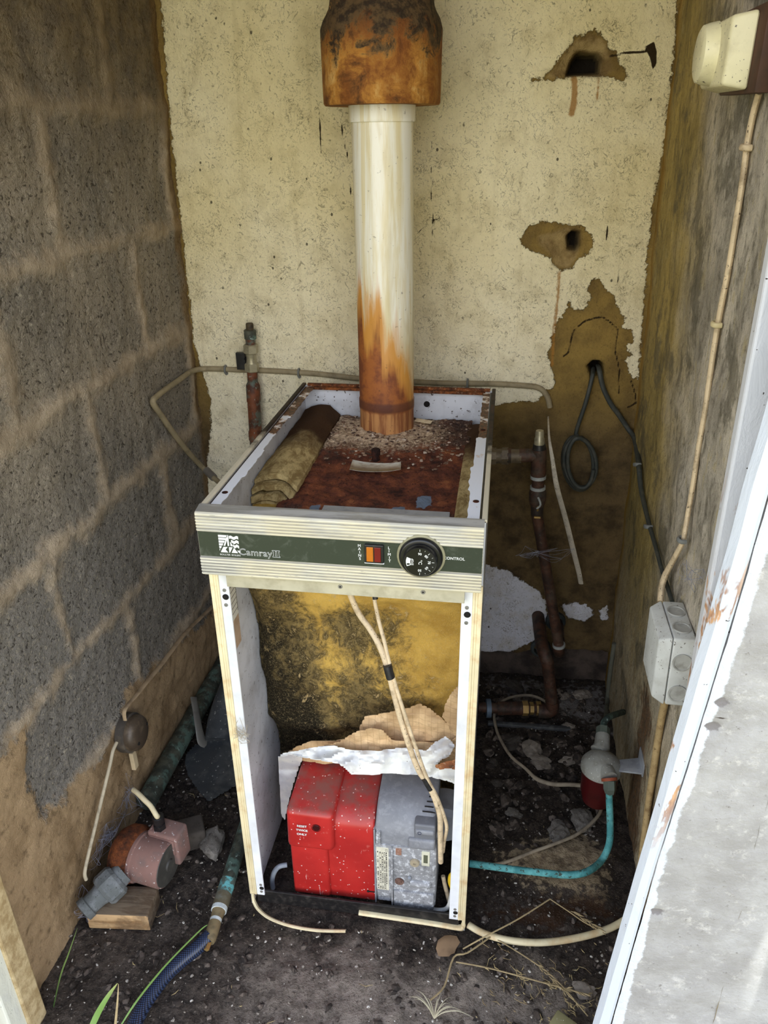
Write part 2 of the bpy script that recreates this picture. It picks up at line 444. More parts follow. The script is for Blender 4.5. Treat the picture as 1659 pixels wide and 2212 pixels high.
# ---- left wall: 440 x 220 mm rough concrete blocks, smeared mortar, tan render at the foot
def block_mat():
    M = Mat('rough_concrete_block'); x = M.xyz()
    grit = M.noise(150, 5, 0.75); pit = M.noise(125, 4, 0.72, 0.6); big = M.noise(6, 4, 0.6)
    e = M.ma('MULTIPLY', M.ma('SUBTRACT', M.noise(22, 5, 0.7), 0.5), 0.085)
    mort = M.ma('MULTIPLY', M.th(M.ma('ADD', M.attr('mortar'), e), 0.020, -0.014), 0.85)
    ren = M.th(M.ma('ADD', M.attr('render'), M.ma('MULTIPLY', e, 1.3)), 0.008, -0.008)
    blk = M.mix(M.th(big, 0.3, 0.7), S(166, 154, 136), S(136, 128, 116))
    blk = M.mix(M.th(x['Z'], 0.95, 0.55), blk, S(140, 135, 128))
    blk = M.mix(M.th(grit, 0.52, 0.66), blk, S(176, 166, 148))
    blk = M.mix(M.ma('MULTIPLY', M.th(pit, 0.46, 0.36), 0.80), blk, S(50, 44, 37))
    tan = M.mix(M.th(M.noise(9, 5, 0.6), 0.35, 0.68), S(194, 176, 152), S(164, 147, 124))
    tan = M.mix(M.ma('MULTIPLY', M.th(M.noise(60, 4, 0.6), 0.5, 0.72), 0.4), tan, S(104, 84, 60))
    rend = M.mix(M.th(M.noise(8, 5, 0.62), 0.35, 0.68), S(180, 154, 120), S(134, 110, 80))
    rend = M.mix(M.ma('MULTIPLY', M.th(M.noise(48, 5, 0.65), 0.52, 0.72), 0.6), rend, S(78, 62, 42))
    col = M.mix(mort, blk, tan); col = M.mix(ren, col, rend)
    brown = M.ma('MULTIPLY', M.th(M.ma('ADD', x['Z'], M.ma('MULTIPLY', M.noise(5, 4), 0.25)), 1.30, 1.62), 0.72)     # top courses mixed towards brown, ragged edge
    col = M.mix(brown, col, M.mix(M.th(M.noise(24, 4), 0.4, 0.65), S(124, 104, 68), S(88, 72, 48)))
    cor = M.th(M.ma('ADD', x['Y'], M.ma('MULTIPLY', M.noise(16, 4), 0.06)), 0.735, 0.77)
    col = M.mix(M.ma('MULTIPLY', cor, 0.7), col, S(134, 104, 58))
    rough = M.ma('SUBTRACT', 1.0, M.ma('MULTIPLY', M.ma('MAXIMUM', mort, ren), 0.72))
    h = M.ma('ADD', M.ma('MULTIPLY', pit, rough), M.ma('MULTIPLY', grit, 0.35))
    return M.fin(col, 0.95, 0, M.bump(h, 0.95, 0.010), 0.15)


us = np.arange(-0.36, 0.78, 0.006); vs = np.arange(-0.03, 1.96, 0.006)
U, V, X, Y, Z, FC = wall_grid(us, vs, lambda u, v: (-0.300+0.008*v-0.020*(YB-u), u, v))
jz = [0.03, 0.25, 0.468, 0.690, 0.914, 1.135, 1.355, 1.575, 1.795]
wob = fbm(X, Y, Z, 7.0, 3)*0.010
m = np.full(X.shape, 1e9)
for z in jz: m = np.minimum(m, np.abs(Z+wob-z))
for i in range(len(jz)-1):
    off = 0.28 if i in (1, 3, 5, 7) else 0.08
    inside = (Z+wob > jz[i]) & (Z+wob < jz[i+1])
    for k in range(-2, 3):
        m = np.minimum(m, np.where(inside, np.abs(Y+wob-(off+0.44*k)), 1e9))
mw = 0.013+0.010*fbm(X, Y, Z, 3.0, 2)
rend_poly = [(q[1], q[2]) for q in (P(a, b, 'x', -0.305) for a, b in
             [(-160, 1600), (0, 1640), (60, 1580), (70, 1700), (100, 1765), (150, 1710), (225, 1640), (250, 1560), (275, 1500), (330, 1440), (400, 1370), (452, 1318)])]
rend_poly += [(0.80, 0.24), (0.80, -0.1), (-0.5, -0.1), (-0.5, 0.42)]
rd = sdf(rend_poly, Y, Z)
rel = fbm(X, Y, Z, 45.0, 4)*0.0030+fbm(X, Y, Z, 9.0, 3)*0.004
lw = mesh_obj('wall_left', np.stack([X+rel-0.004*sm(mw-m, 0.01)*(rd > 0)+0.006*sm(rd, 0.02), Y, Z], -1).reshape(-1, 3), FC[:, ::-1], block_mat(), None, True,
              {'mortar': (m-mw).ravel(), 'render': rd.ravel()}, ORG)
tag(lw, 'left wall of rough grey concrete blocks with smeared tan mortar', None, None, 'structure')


# ---- right wall: streaked render, olive and black mould
def right_mat():
    M = Mat('streaked_render'); x = M.xyz()
    st = M.noise(46, 6, 0.75, 0.3, M.stretch((1, 1, 0.38))); st2 = M.noise(13, 6, 0.72, 0.3, M.stretch((1, 1, 0.40), (0.02, 0, 0)))
    sp = M.noise(110, 5, 0.78); sp3 = M.noise(9, 5, 0.62)
    olive = M.mix(M.th(st2, 0.35, 0.65), S(188, 164, 98), S(146, 128, 78))
    grey = M.mix(M.th(st2, 0.35, 0.65), S(212, 202, 184), S(162, 154, 140))
    fac = M.th(M.ma('ADD', x['Y'], M.ma('ADD', M.ma('MULTIPLY', sp3, 0.35), M.ma('MULTIPLY', x['Z'], -0.10))), 0.62, 0.28)
    col = M.mix(fac, olive, grey)
    low = M.th(M.ma('ADD', x['Z'], M.ma('MULTIPLY', sp3, 0.3)), 0.75, 0.35)
    col = M.mix(low, col, M.mix(M.th(st, 0.4, 0.62), S(160, 142, 112), S(206, 192, 160)))
    col = M.mix(M.ma('MULTIPLY', M.th(st, 0.50, 0.66), 0.6), col, S(78, 73, 58))
    col = M.mix(M.ma('MULTIPLY', M.th(st, 0.44, 0.36), 0.55), col, S(186, 170, 124))
    col = M.mix(M.ma('MULTIPLY', M.th(sp, 0.52, 0.70), 0.55), col, S(70, 64, 50))
    col = M.mix(M.ma('MULTIPLY', M.th(M.noise(7, 6, 0.7), 0.52, 0.62), 0.65), col, S(92, 87, 72))
    rust = M.ma('MULTIPLY', M.th(M.ma('ADD', M.attr('rust'), M.ma('MULTIPLY', M.ma('SUBTRACT', st, 0.5), 0.16)), 0.02, -0.03), 0.8)
    col = M.mix(rust, col, M.mix(M.th(sp, 0.4, 0.6), S(104, 62, 24), S(50, 34, 20)))
    edge = M.th(M.ma('ADD', x['Y'], M.ma('MULTIPLY', sp3, 0.05)), 0.725, 0.775)
    col = M.mix(edge, col, S(156, 122, 56))
    return M.fin(col, 0.9, 0, M.bump(M.ma('ADD', sp, M.ma('MULTIPLY', st, 0.5)), 0.8, 0.006), 0.2)


us = np.arange(-0.30, 0.78, 0.006); vs = np.arange(-0.03, 1.96, 0.006)
U, V, X, Y, Z, FC = wall_grid(us, vs, lambda u, v: (0.733-0.028*v-0.006*(YB-u), u, v))
rust = np.minimum(line_d([(0.27, 0.30), (0.27, -0.05)], Y, Z)-0.06, line_d([(0.10, 0.22), (0.08, -0.05)], Y, Z)-0.03)
rw = mesh_obj('wall_right', np.stack([X+0.004*fbm(X, Y, Z, 10, 4), Y, Z], -1).reshape(-1, 3), FC, right_mat(), None, True, {'rust': rust.ravel()}, ORG)
tag(rw, 'right wall of mouldy streaked olive and grey render', None, None, 'structure')


# ---- earth floor
def floor_mat():
    M = Mat('dirty_earth'); x = M.xyz()
    a = M.noise(9, 5, 0.6); b = M.noise(60, 5, 0.7); c = M.noise(240, 4, 0.7)
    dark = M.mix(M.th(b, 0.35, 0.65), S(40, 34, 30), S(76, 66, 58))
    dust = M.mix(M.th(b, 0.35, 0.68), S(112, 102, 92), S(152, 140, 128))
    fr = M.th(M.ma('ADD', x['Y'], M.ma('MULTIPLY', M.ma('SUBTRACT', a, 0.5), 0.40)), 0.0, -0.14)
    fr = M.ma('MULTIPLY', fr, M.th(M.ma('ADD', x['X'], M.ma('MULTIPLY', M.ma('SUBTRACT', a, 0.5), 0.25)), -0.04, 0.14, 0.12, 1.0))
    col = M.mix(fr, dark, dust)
    col = M.mix(M.ma('MULTIPLY', M.th(M.ma('ADD', M.attr('pale'), M.ma('MULTIPLY', M.ma('SUBTRACT', b, 0.5), 0.20)), 0.01, -0.02), 0.85), col, M.mix(M.th(b, 0.4, 0.6), S(192, 172, 140), S(136, 118, 94)))
    col = M.mix(M.ma('MULTIPLY', M.th(M.ma('ADD', M.attr('chalk'), M.ma('MULTIPLY', M.ma('SUBTRACT', b, 0.5), 0.22)), 0.01, -0.02), 0.7), col, S(148, 142, 138))
    col = M.mix(M.ma('MULTIPLY', M.th(M.ma('ADD', M.attr('brown'), M.ma('MULTIPLY', M.ma('SUBTRACT', b, 0.5), 0.20)), 0.01, -0.03), 0.7), col, S(70, 44, 22))
    col = M.mix(M.ma('MULTIPLY', M.th(c, 0.60, 0.68), 0.55), col, S(150, 140, 126))
    col = M.mix(M.ma('MULTIPLY', M.th(c, 0.42, 0.34), 0.6), col, S(18, 15, 13))
    return M.fin(col, 0.93, 0, M.bump(M.ma('ADD', b, M.ma('MULTIPLY', c, 0.6)), 0.9, 0.006), 0.25)


us = np.arange(-0.42, 0.98, 0.007); vs = np.arange(-0.75, 0.80, 0.007)
U, V, X, Y, Z, FC = wall_grid(us, vs, lambda u, v: (u, v, np.zeros_like(u)))
pale = sdf([(0.52, 0.12), (0.66, 0.10), (0.68, 0.22), (0.62, 0.26), (0.54, 0.22), (0.46, 0.18)], X, Y)
chalk = sdf([(0.42, 0.74), (0.72, 0.74), (0.72, 0.58), (0.55, 0.66), (0.44, 0.70)], X, Y)
brown = sdf([(0.44, 0.05), (0.56, 0.02), (0.68, 0.06), (0.66, 0.12), (0.52, 0.09)], X, Y)
FLOOR_H = lambda x, y: 0.007*mn.fractal(Vector((x*9, y*9, 0)), 0.8, 2.1, 4)-0.006
Hh = fbm(X, Y, Z, 9.0, 4)*0.007-0.006+fbm(X, Y, Z, 40, 3)*0.0025+0.010*sm(pale, 0.02)
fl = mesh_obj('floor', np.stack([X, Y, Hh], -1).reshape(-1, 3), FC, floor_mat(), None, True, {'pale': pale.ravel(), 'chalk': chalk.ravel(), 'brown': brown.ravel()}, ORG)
tag(fl, 'dark earth floor strewn with dust and flecks', None, None, 'structure')

# ---- ceiling slab, never in the frame; its front overhang is added to shade the front wall
M = Mat('underside_boards'); cm = M.fin(M.mix(M.th(M.noise(8, 4), 0.3, 0.7), S(150, 128, 88), S(112, 94, 62)), 0.9)
ob = G().box((-0.5, -0.62, 1.95), (1.7, 0.95, 2.03)).build('ceiling', cm); tag(ob, 'boarded underside of the shed roof with an added shading overhang', None, None, 'structure')

# ---- garden ground in front of the shed
M = Mat('rough_lawn'); gm = M.fin(M.mix(M.th(M.noise(14, 5, 0.7), 0.35, 0.65), S(150, 140, 84), S(112, 118, 58)), 0.95)
ob = mesh_obj('ground', [(-7, -0.74, -0.012), (-7, -11, -0.012), (8, -11, -0.012), (8, -0.74, -0.012), (0.97, -0.74, -0.012), (0.97, 3, -0.012), (8, 3, -0.012), (-0.41, -0.74, -0.012), (-0.41, 3, -0.012), (-7, 3, -0.012)],
              [(0, 1, 2, 3, 4, 7), (4, 3, 6, 5), (0, 7, 8, 9)], gm, None, False, None, ORG)
tag(ob, 'sunlit rough lawn in front of the shed', None, None, 'structure')


# ---- front wall to the right of the opening, with the white painted door frame
YF = -0.30
def edge_x(pts):
    q = sorted([(p.z, p.x) for p in (P(a, b, 'y', YF) for a, b in pts)])
    k0 = (q[1][1]-q[0][1])/(q[1][0]-q[0][0]); k1 = (q[-1][1]-q[-2][1])/(q[-1][0]-q[-2][0])
    q = [(q[0][0]-1.0, q[0][1]-k0*1.0)]+q+[(q[-1][0]+1.0, q[-1][1]+k1*1.0)]
    return lambda z: np.interp(z, [a for a, _ in q], [b for _, b in q])
E1 = edge_x([(1659, 861), (1539, 1296), (1437, 1660), (1340, 2000), (1280, 2212)])
E2 = edge_x([(1659, 1062), (1593, 1296), (1500, 1600), (1416, 1866), (1318, 2212)])
E3 = edge_x([(1659, 1180), (1606, 1360), (1530, 1600), (1444, 1843), (1344, 2212)])


def pier_mat():
    M = Mat('grey_sand_render')
    a = M.noise(14, 5, 0.65); b = M.noise(120, 4, 0.7)
    col = M.mix(M.th(a, 0.3, 0.7), S(172, 171, 170), S(148, 146, 144))
    col = M.mix(M.ma('MULTIPLY', M.th(M.noise(55, 5, 0.7), 0.55, 0.75), 0.5), col, S(216, 213, 208))
    col = M.mix(M.ma('MULTIPLY', M.th(b, 0.62, 0.70), 0.6), col, S(104, 98, 92))
    st = M.noise(14, 4, 0.6, 0.5, M.stretch((1, 1, 0.08)))
    col = M.mix(M.ma('MULTIPLY', M.th(st, 0.58, 0.70), 0.5), col, S(226, 224, 220))
    e = M.ma('MULTIPLY', M.ma('SUBTRACT', M.noise(24, 6, 0.75), 0.5), 0.022)
    col = M.mix(M.th(M.ma('ADD', M.attr('spill'), e), 0.0015, -0.0015), col, S(206, 210, 218))
    col = M.mix(M.th(M.ma('ADD', M.attr('crack'), M.ma('MULTIPLY', M.noise(160, 2), 0.002)), 0.0024, 0.0014), col, S(70, 62, 56))
    col = M.mix(M.th(M.ma('ADD', M.attr('pock'), M.ma('MULTIPLY', M.ma('SUBTRACT', M.noise(260, 3), 0.5), 0.006)), 0.001, -0.001), col, S(126, 122, 122))
    return M.fin(col, 0.92, 0, M.bump(M.ma('ADD', a, b), 0.5, 0.004), 0.2)


us = np.linspace(0, 1, 120); vs = np.arange(-0.05, 1.95, 0.006)
U, V = np.meshgrid(us, vs, indexing='ij'); X = E2(V)+0.002+U*U*(1.6-E2(V)); Y = np.full_like(X, YF); Z = V
pk = lambda a, b, r: np.hypot(X-P(a, b, 'y', YF).x, (Z-P(a, b, 'y', YF).z)*1.3)-r
pock = np.min([pk(1560, 1520, 0.0075), pk(1541, 1573, 0.008), pk(1419, 1971, 0.0075)], axis=0)
crk = line_d([(q.x, q.z) for q in (P(a, b, 'y', YF) for a, b in [(1545, 1550), (1590, 1560), (1620, 1565), (1659, 1567), (1800, 1572)])], X, Z)
wf = mesh_obj('wall_front', np.stack([X, Y+0.002*fbm(X, Y, Z, 20, 4)+0.004*sm(pock, 0.002), Z], -1).reshape(-1, 3), grid_faces(len(us), len(vs)), pier_mat(), None, True,
              {'spill': (X-E3(Z)).ravel(), 'crack': crk.ravel(), 'pock': pock.ravel()}, ORG)
tag(wf, 'pale grey rendered front wall beside the doorway', None, None, 'structure')
G().box((0.76, YF+0.004, -0.05), (1.6, YF+0.10, 1.95)).build('wall_outer', wf.data.materials[0], None, False, ORG)
tag(bpy.data.objects['wall_outer'], 'thickness of the grey front wall', None, None, 'structure')


def frame_mat(name, c=S(198, 205, 216)):
    M = Mat(name)
    n = M.noise(40, 5, 0.65, 0.5, M.stretch((1, 1, 0.35)))
    col = M.mix(M.ma('MULTIPLY', M.th(n, 0.52, 0.7), 0.25), c, S(184, 188, 194))
    z = M.xyz()['Z']
    zone = M.th(M.ma('ABSOLUTE', M.ma('SUBTRACT', z, 0.80)), 0.24, 0.10)
    col = M.mix(M.ma('MULTIPLY', M.th(M.noise(30, 5, 0.65, 0.3, M.stretch((1, 1, 0.3))), 0.56, 0.60), zone), col, M.mix(M.th(n, 0.4, 0.6), S(200, 158, 118), S(150, 110, 84)))
    col = M.mix(M.th(M.noise(150, 2), 0.735, 0.75), col, S(60, 52, 48))
    return M.fin(col, 0.55, 0, M.bump(n, 0.5, 0.004), 0.4)


zs = np.arange(-0.05, 1.951, 0.02); V_ = []; Fq = []
for z in zs:
    a, c = E1(z), E2(z)
    wv = 0.0012*mn.noise(Vector((0, 0, z*14)))
    prof = [(a+0.034, YF+0.075), (a+0.013+wv, YF+0.036), (a+0.0006+wv, YF+0.002), (a+0.0050+wv, YF-0.008), (c-0.006, YF-0.010), (c-0.001, YF-0.004), (c+0.001, YF+0.02), (c+0.02, YF+0.075)]
    V_ += [(x, y, z) for x, y in prof]
n = 8
for i in range(len(zs)-1):
    for k in range(n):
        k2 = (k+1) % n; Fq.append((i*n+k, i*n+k2, (i+1)*n+k2, (i+1)*n+k))
Fq += [tuple(range(n-1, -1, -1)), tuple((len(zs)-1)*n+k for k in range(n))]
FM = frame_mat('white_painted_timber')
ob = mesh_obj('trim_1', V_, Fq, FM, None, False, None, ORG); tag(ob, 'white painted door frame post on the right, paint flaking', None, None, 'structure')
# rear stop of the same frame, behind the post
YS = -0.205
s0_, s1_ = P(1657, 580, 'y', YS), P(1527, 1290, 'y', YS); ks = (s1_.x-s0_.x)/(s1_.z-s0_.z)
sxx = lambda z: s0_.x+ks*(z-s0_.z)
g = G(); g.hexa([(sxx(-0.03), YS, -0.03), (0.80, YS, -0.03), (0.80, YS+0.022, -0.03), (sxx(-0.03)+0.002, YS+0.022, -0.03)], [(sxx(1.95), YS, 1.95), (0.80, YS, 1.95), (0.80, YS+0.022, 1.95), (sxx(1.95)+0.002, YS+0.022, 1.95)], 0.003)
ob = g.build('trim_2', frame_mat('greyed_white_timber', S(206, 208, 214)), None, False, ORG); tag(ob, 'white timber stop behind the right door frame post', None, None, 'structure')
# left post foot and the strip of mortar beside it
def post_edge(pts, y):
    p0, p1 = (P(u_, v_, 'y', y) for u_, v_ in pts); k_ = (p0.x-p1.x)/(p0.z-p1.z); return lambda z: p1.x+k_*0.35*(z-p1.z)
xa_, xb_ = post_edge([(0, 2122), (33, 2212)], YF), post_edge([(0, 2035), (64, 2212)], YF+0.02)
def post(x0, x1, y0, y1, name, mat, label):
    g = G(); g.hexa([(x0(-0.05), y0, -0.05), (x1(-0.05), y0, -0.05), (x1(-0.05), y1, -0.05), (x0(-0.05), y1, -0.05)], [(x0(1.95), y0, 1.95), (x1(1.95), y0, 1.95), (x1(1.95), y1, 1.95), (x0(1.95), y1, 1.95)], 0.003)
    tag(g.build(name, mat, None, False, ORG), label, None, None, 'structure')
post(lambda z: -0.40, xa_, YF-0.01, YF+0.03, 'trim_3', frame_mat('cream_painted_timber', S(226, 228, 214)), 'cream painted left door frame post')
MT = Mat('sandy_mortar'); nz_ = MT.noise(40, 5, 0.7)
post(lambda z: -0.40, xb_, YF+0.02, YF+0.06, 'trim_4', MT.fin(MT.mix(MT.th(nz_, 0.35, 0.65), S(206, 186, 144), S(164, 140, 98)), 0.9, 0, MT.bump(nz_, 0.6, 0.004)), 'tan mortar fillet beside the left door frame post')

# ================================================================== OBJECTS
def rust_mat(name, c0=S(112, 58, 30), c1=S(58, 30, 22), c2=S(30, 20, 18), sc=40, pale=None, rough=0.9, bump=0.8):
    M = Mat(name); a = M.noise(sc, 5, 0.68); b = M.noise(sc*4.5, 4, 0.7)
    col = M.ramp(a, [(0.30, c2), (0.46, c1), (0.62, c0), (0.80, c0)])
    if pale: col = M.mix(M.th(b, 0.60, 0.70), col, pale)
    col = M.mix(M.ma('MULTIPLY', M.th(b, 0.45, 0.35), 0.6), col, c2)
    return M.fin(col, rough, 0, M.bump(M.ma('ADD', a, b), bump, 0.003), 0.25)


def copper_mat(name, z0=None, green=0.5, base=S(118, 70, 44), dark=S(60, 38, 28)):
    M = Mat(name); a = M.noise(45, 4, 0.6); b = M.noise(120, 4, 0.6)
    col = M.mix(M.th(a, 0.35, 0.65), base, dark)
    col = M.mix(M.ma('MULTIPLY', M.th(M.noise(28, 5, 0.65), 0.50, 0.60), green), col, S(96, 122, 112))
    col = M.mix(M.ma('MULTIPLY', M.th(b, 0.62, 0.68), green), col, S(150, 170, 160))
    return M.fin(col, 0.6, 0.15, M.bump(b, 0.3, 0.001), 0.4)


WHITE = simple('white_enamel', S(238, 241, 246), 0.35, 0, S(176, 172, 160), 0.18, 30, 0.05, 0.5)
WHITE_IN = simple('white_enamel_grimy', S(222, 224, 230), 0.4, 0, S(120, 112, 104), 0.35, 22, 0.1, 0.5, S(90, 84, 78))
CREAM = simple('cream_plastic', S(236, 222, 182), 0.5, 0, S(196, 150, 88), 0.5, 40, 0.1, 0.4)
GALV = simple('galvanised_steel', S(168, 172, 178), 0.45, 0.3, S(120, 122, 126), 0.5, 60, 0.15)
STEEL = simple('dull_zinc_screw', S(150, 148, 142), 0.45, 0.4, S(90, 84, 76), 0.5, 300)
BLACKP = simple('black_plastic', S(22, 22, 24), 0.4, 0, S(60, 58, 56), 0.4, 60, 0.05)
BLACKM = simple('black_painted_steel', S(24, 23, 24), 0.45, 0, S(92, 86, 80), 0.35, 60, 0.1)
HOLE = simple('dark_stud_hole_shade', S(20, 15, 11), 0.9)  # shade inside holes and slots put into the colour; also dark studs, screws
INK = simple('white_print', S(232, 234, 232), 0.6)
CABLE = simple('aged_white_cable', S(226, 204, 168), 0.55, 0, S(120, 98, 72), 0.6, 55, 0.2, 0.35, S(92, 78, 62))
BRASS = simple('dull_brass', S(178, 146, 88), 0.4, 0.5, S(96, 74, 44), 0.6, 70, 0.15)
BRONZE = simple('grimy_bronze', S(140, 124, 92), 0.55, 0.2, S(84, 76, 60), 0.7, 60, 0.15)
TAPE = simple('black_tape', S(24, 24, 26), 0.5, 0, S(70, 68, 66), 0.3, 120)

# ------------------------------------------------------------------ boiler
BW, BH, BD = 0.403, 0.839, 0.604
boiler = thing('boiler', 'white floor-standing oil boiler without its front door and top, rust inside', 'boiler', (BW/2, BD/2, -0.004))

# casing sides: folded sheets with a front return and a top return
def rusty_white():
    M = Mat('chipped_white_enamel'); x = M.xyz()
    n = M.noise(26, 5, 0.68); f = M.noise(140, 4, 0.7)
    edge = M.th(M.ma('ADD', x['Y'], M.ma('MULTIPLY', M.ma('SUBTRACT', n, 0.5), 0.15)), -0.02, 0.06)       # rust eats the rear half of the flanges
    spots = M.th(M.ma('ADD', n, M.ma('MULTIPLY', edge, 0.26)), 0.70, 0.73)
    col = M.mix(spots, S(236, 239, 246), M.mix(M.th(f, 0.4, 0.6), S(112, 62, 34), S(52, 34, 26)))
    ring = M.ma('MULTIPLY', M.th(M.ma('ADD', n, M.ma('MULTIPLY', edge, 0.26)), 0.65, 0.71), M.ma('SUBTRACT', 1.0, spots))
    col = M.mix(M.ma('MULTIPLY', ring, 0.6), col, S(206, 160, 104))
    return M.fin(col, 0.45, 0, M.bump(f, 0.2, 0.001), 0.4)
FLANGE = rusty_white()
g = G(); g.box((0.0005, 0.0, 0.0), (0.004, BD, 0.836)); left_side = g.build('side_panel', WHITE_IN, boiler)
g = G(); g.box((BW-0.004, 0.0, 0.0), (BW-0.0005, BD, 0.836)); right_side = g.build('side_panel', WHITE_IN, boiler)
g = G(); g.box((0.004, BD-0.004, 0.0), (BW-0.004, BD, 0.834)); bp = g.build('back_panel', WHITE_IN, boiler)
g = G(); q = P(922, 873, 'y', BD-0.004); g.lathe([(0, 0.0065), (0.0006, 0.0065)], (q.x, BD-0.004, q.z), (0, -1, 0), 20); g.build('panel_hole', HOLE, bp)
for nm, xa, xb in (('left', 0.0135, 0.028), ('right', BW-0.0295, BW-0.0135)):
    st = G().box((xa, -0.0012, 0.028), (xb, 0.0025, 0.735), 0.0008).build('front_stile', WHITE, boiler)
    xm = (xa+xb)/2
    for z in (0.700-0.002, 0.672):
        G().lathe([(0, 0.0030), (0.0012, 0.0028), (0.0013, 0.0012), (0.0006, 0.0010)], (xm, -0.0012, z), (0, -1, 0), 14).build('screw', STEEL, st, True)
    for z in (0.056, 0.038):
        G().lathe([(0, 0.0028), (0.0010, 0.0026)], (xm+0.002, -0.0012, z), (0, -1, 0), 14).build('screw', STEEL, st, True)
    G().lathe([(0, 0.0046), (0.0012, 0.0050), (0.003, 0.0034), (0.0035, 0.0)], (xm+0.001, -0.0012, 0.6865), (0, -1, 0), 18, False).build('door_stud', HOLE, st, True)
    G().lathe([(0, 0.0042), (0.0008, 0.0040)], (xm+0.003, -0.0012, 0.047), (0, -1, 0), 18).build('bolt_hole', HOLE, st)

def ragged_flange(x0, x1, side, y0, y1, z):
    """Top return of a side panel, its free edge notched and eaten."""
    ys = np.arange(y0, y1+0.001, 0.004); V = []; Fq = []
    for y in ys:
        t = 0.0022*mn.noise(Vector((side*9, 0, y*60)))
        if side < 0:
            t += -0.0035*(y > 0.23)*(y < 0.40)-0.002*(y < 0.12)
        else: t += 0.003*(y > 0.11)*(y < 0.2)-0.003*(y > 0.33)
        a, c = (x0, x1+t) if side < 0 else (x0-t, x1)
        V += [(a, y, z), (c, y, z), (c, y, z-0.0012), (a, y, z-0.0012)]
    for i in range(len(ys)-1):
        for k in range(4): Fq.append((i*4+k, i*4+(k+1) % 4, i*4+4+(k+1) % 4, i*4+4+k))
    Fq += [(3, 2, 1, 0), tuple((len(ys)-1)*4+k for k in range(4))]
    return V, Fq
v, f = ragged_flange(0.009, 0.026, -1, 0.004, 0.598, 0.8325); mesh_obj('top_flange', v, f, FLANGE, boiler)
v, f = ragged_flange(BW-0.027, BW-0.010, 1, 0.004, 0.598, 0.8325); mesh_obj('top_flange', v, f, FLANGE, boiler)
G().box((0.02, BD-0.016, 0.828), (BW-0.02, BD-0.003, 0.8335), 0.001).box((0.01, BD-0.006, 0.832), (BW-0.01, BD+0.002, 0.838), 0.001).build('top_flange', rust_mat('rusted_edge', S(150, 88, 46), S(92, 54, 34), S(44, 30, 24), 50, S(206, 184, 150)), boiler)
RUSTEDGE = Mat('sooty_edge_strip'); x_ = RUSTEDGE.xyz()
nn_ = RUSTEDGE.noise(20, 5, 0.65)
edgm = RUSTEDGE.fin(RUSTEDGE.mix(RUSTEDGE.th(RUSTEDGE.ma('ADD', x_['Y'], RUSTEDGE.ma('MULTIPLY', nn_, 0.3)), 0.04, 0.16), S(214, 204, 178), RUSTEDGE.mix(RUSTEDGE.th(nn_, 0.4, 0.6), S(62, 46, 34), S(32, 26, 22))), 0.7)
for xa, xb in ((-0.001, 0.0065), (BW-0.0065, BW+0.001)):
    G().box((xa, 0.0, 0.8335), (xb, BD, 0.8385), 0.0012).build('edge_strip', edgm, boiler)
for xa, xb in ((0.0065, 0.0095), (BW-0.0095, BW-0.0065)):
    G().box((xa, 0.004, 0.829), (xb, BD-0.006, 0.8315)).build('edge_groove', BLACKM, boiler)
for xx, yy in ((0.0165, 0.055), (BW-0.017, 0.07), (BW-0.017, 0.37)):
    G().lathe([(0, 0.0045), (0.0007, 0.0045)], (xx, yy, 0.8325), (0, 0, 1), 18).build('screw_hole', rust_mat('rust_ring', sc=90), boiler)

# cream edge trim: left and right uprights, the right bottom strip, and the left strip sprung loose on the ground
prof = lambda: None
g = G()
g.box((0.0, -0.0035, 0.030), (0.0062, 0.004, 0.735), 0.001).box((0.0062, -0.0028, 0.030), (0.0098, 0.003, 0.735), 0.0008).box((0.0098, -0.0035, 0.030), (0.0137, 0.003, 0.735), 0.001)
path = [(0.0055, -0.001, 0.034), (0.0052, -0.002, 0.022), (0.008, -0.006, 0.011), (0.020, -0.016, 0.005), (0.045, -0.029, 0.004), (0.085, -0.038, 0.004), (0.135, -0.040, 0.004), (0.188, -0.034, 0.004)]
g.tube(path, 0.0050, 8, True, 0.62, None, 5)
g.build('edge_trim', CREAM, boiler, True)
g = G()
g.box((BW-0.0062, -0.0035, 0.012), (BW, 0.004, 0.735), 0.001).box((BW-0.0098, -0.0028, 0.030), (BW-0.0062, 0.003, 0.735), 0.0008).box((BW-0.0137, -0.0035, 0.030), (BW-0.0098, 0.003, 0.735), 0.001)
g.tube([(BW-0.0032, 0.0, 0.016), (BW-0.005, 0.0, 0.009), (BW-0.012, 0.0, 0.006), (BW-0.06, 0.0, 0.009), (0.28, 0.0, 0.011), (0.207, 0.0, 0.013)], 0.0058, 8, True, 0.8, None, 5)
g.build('edge_trim', CREAM, boiler, True)
G().box((0.012, 0.002, 0.004), (BW-0.012, 0.0065, 0.036), 0.001).build('base_rail', BLACKM, boiler)

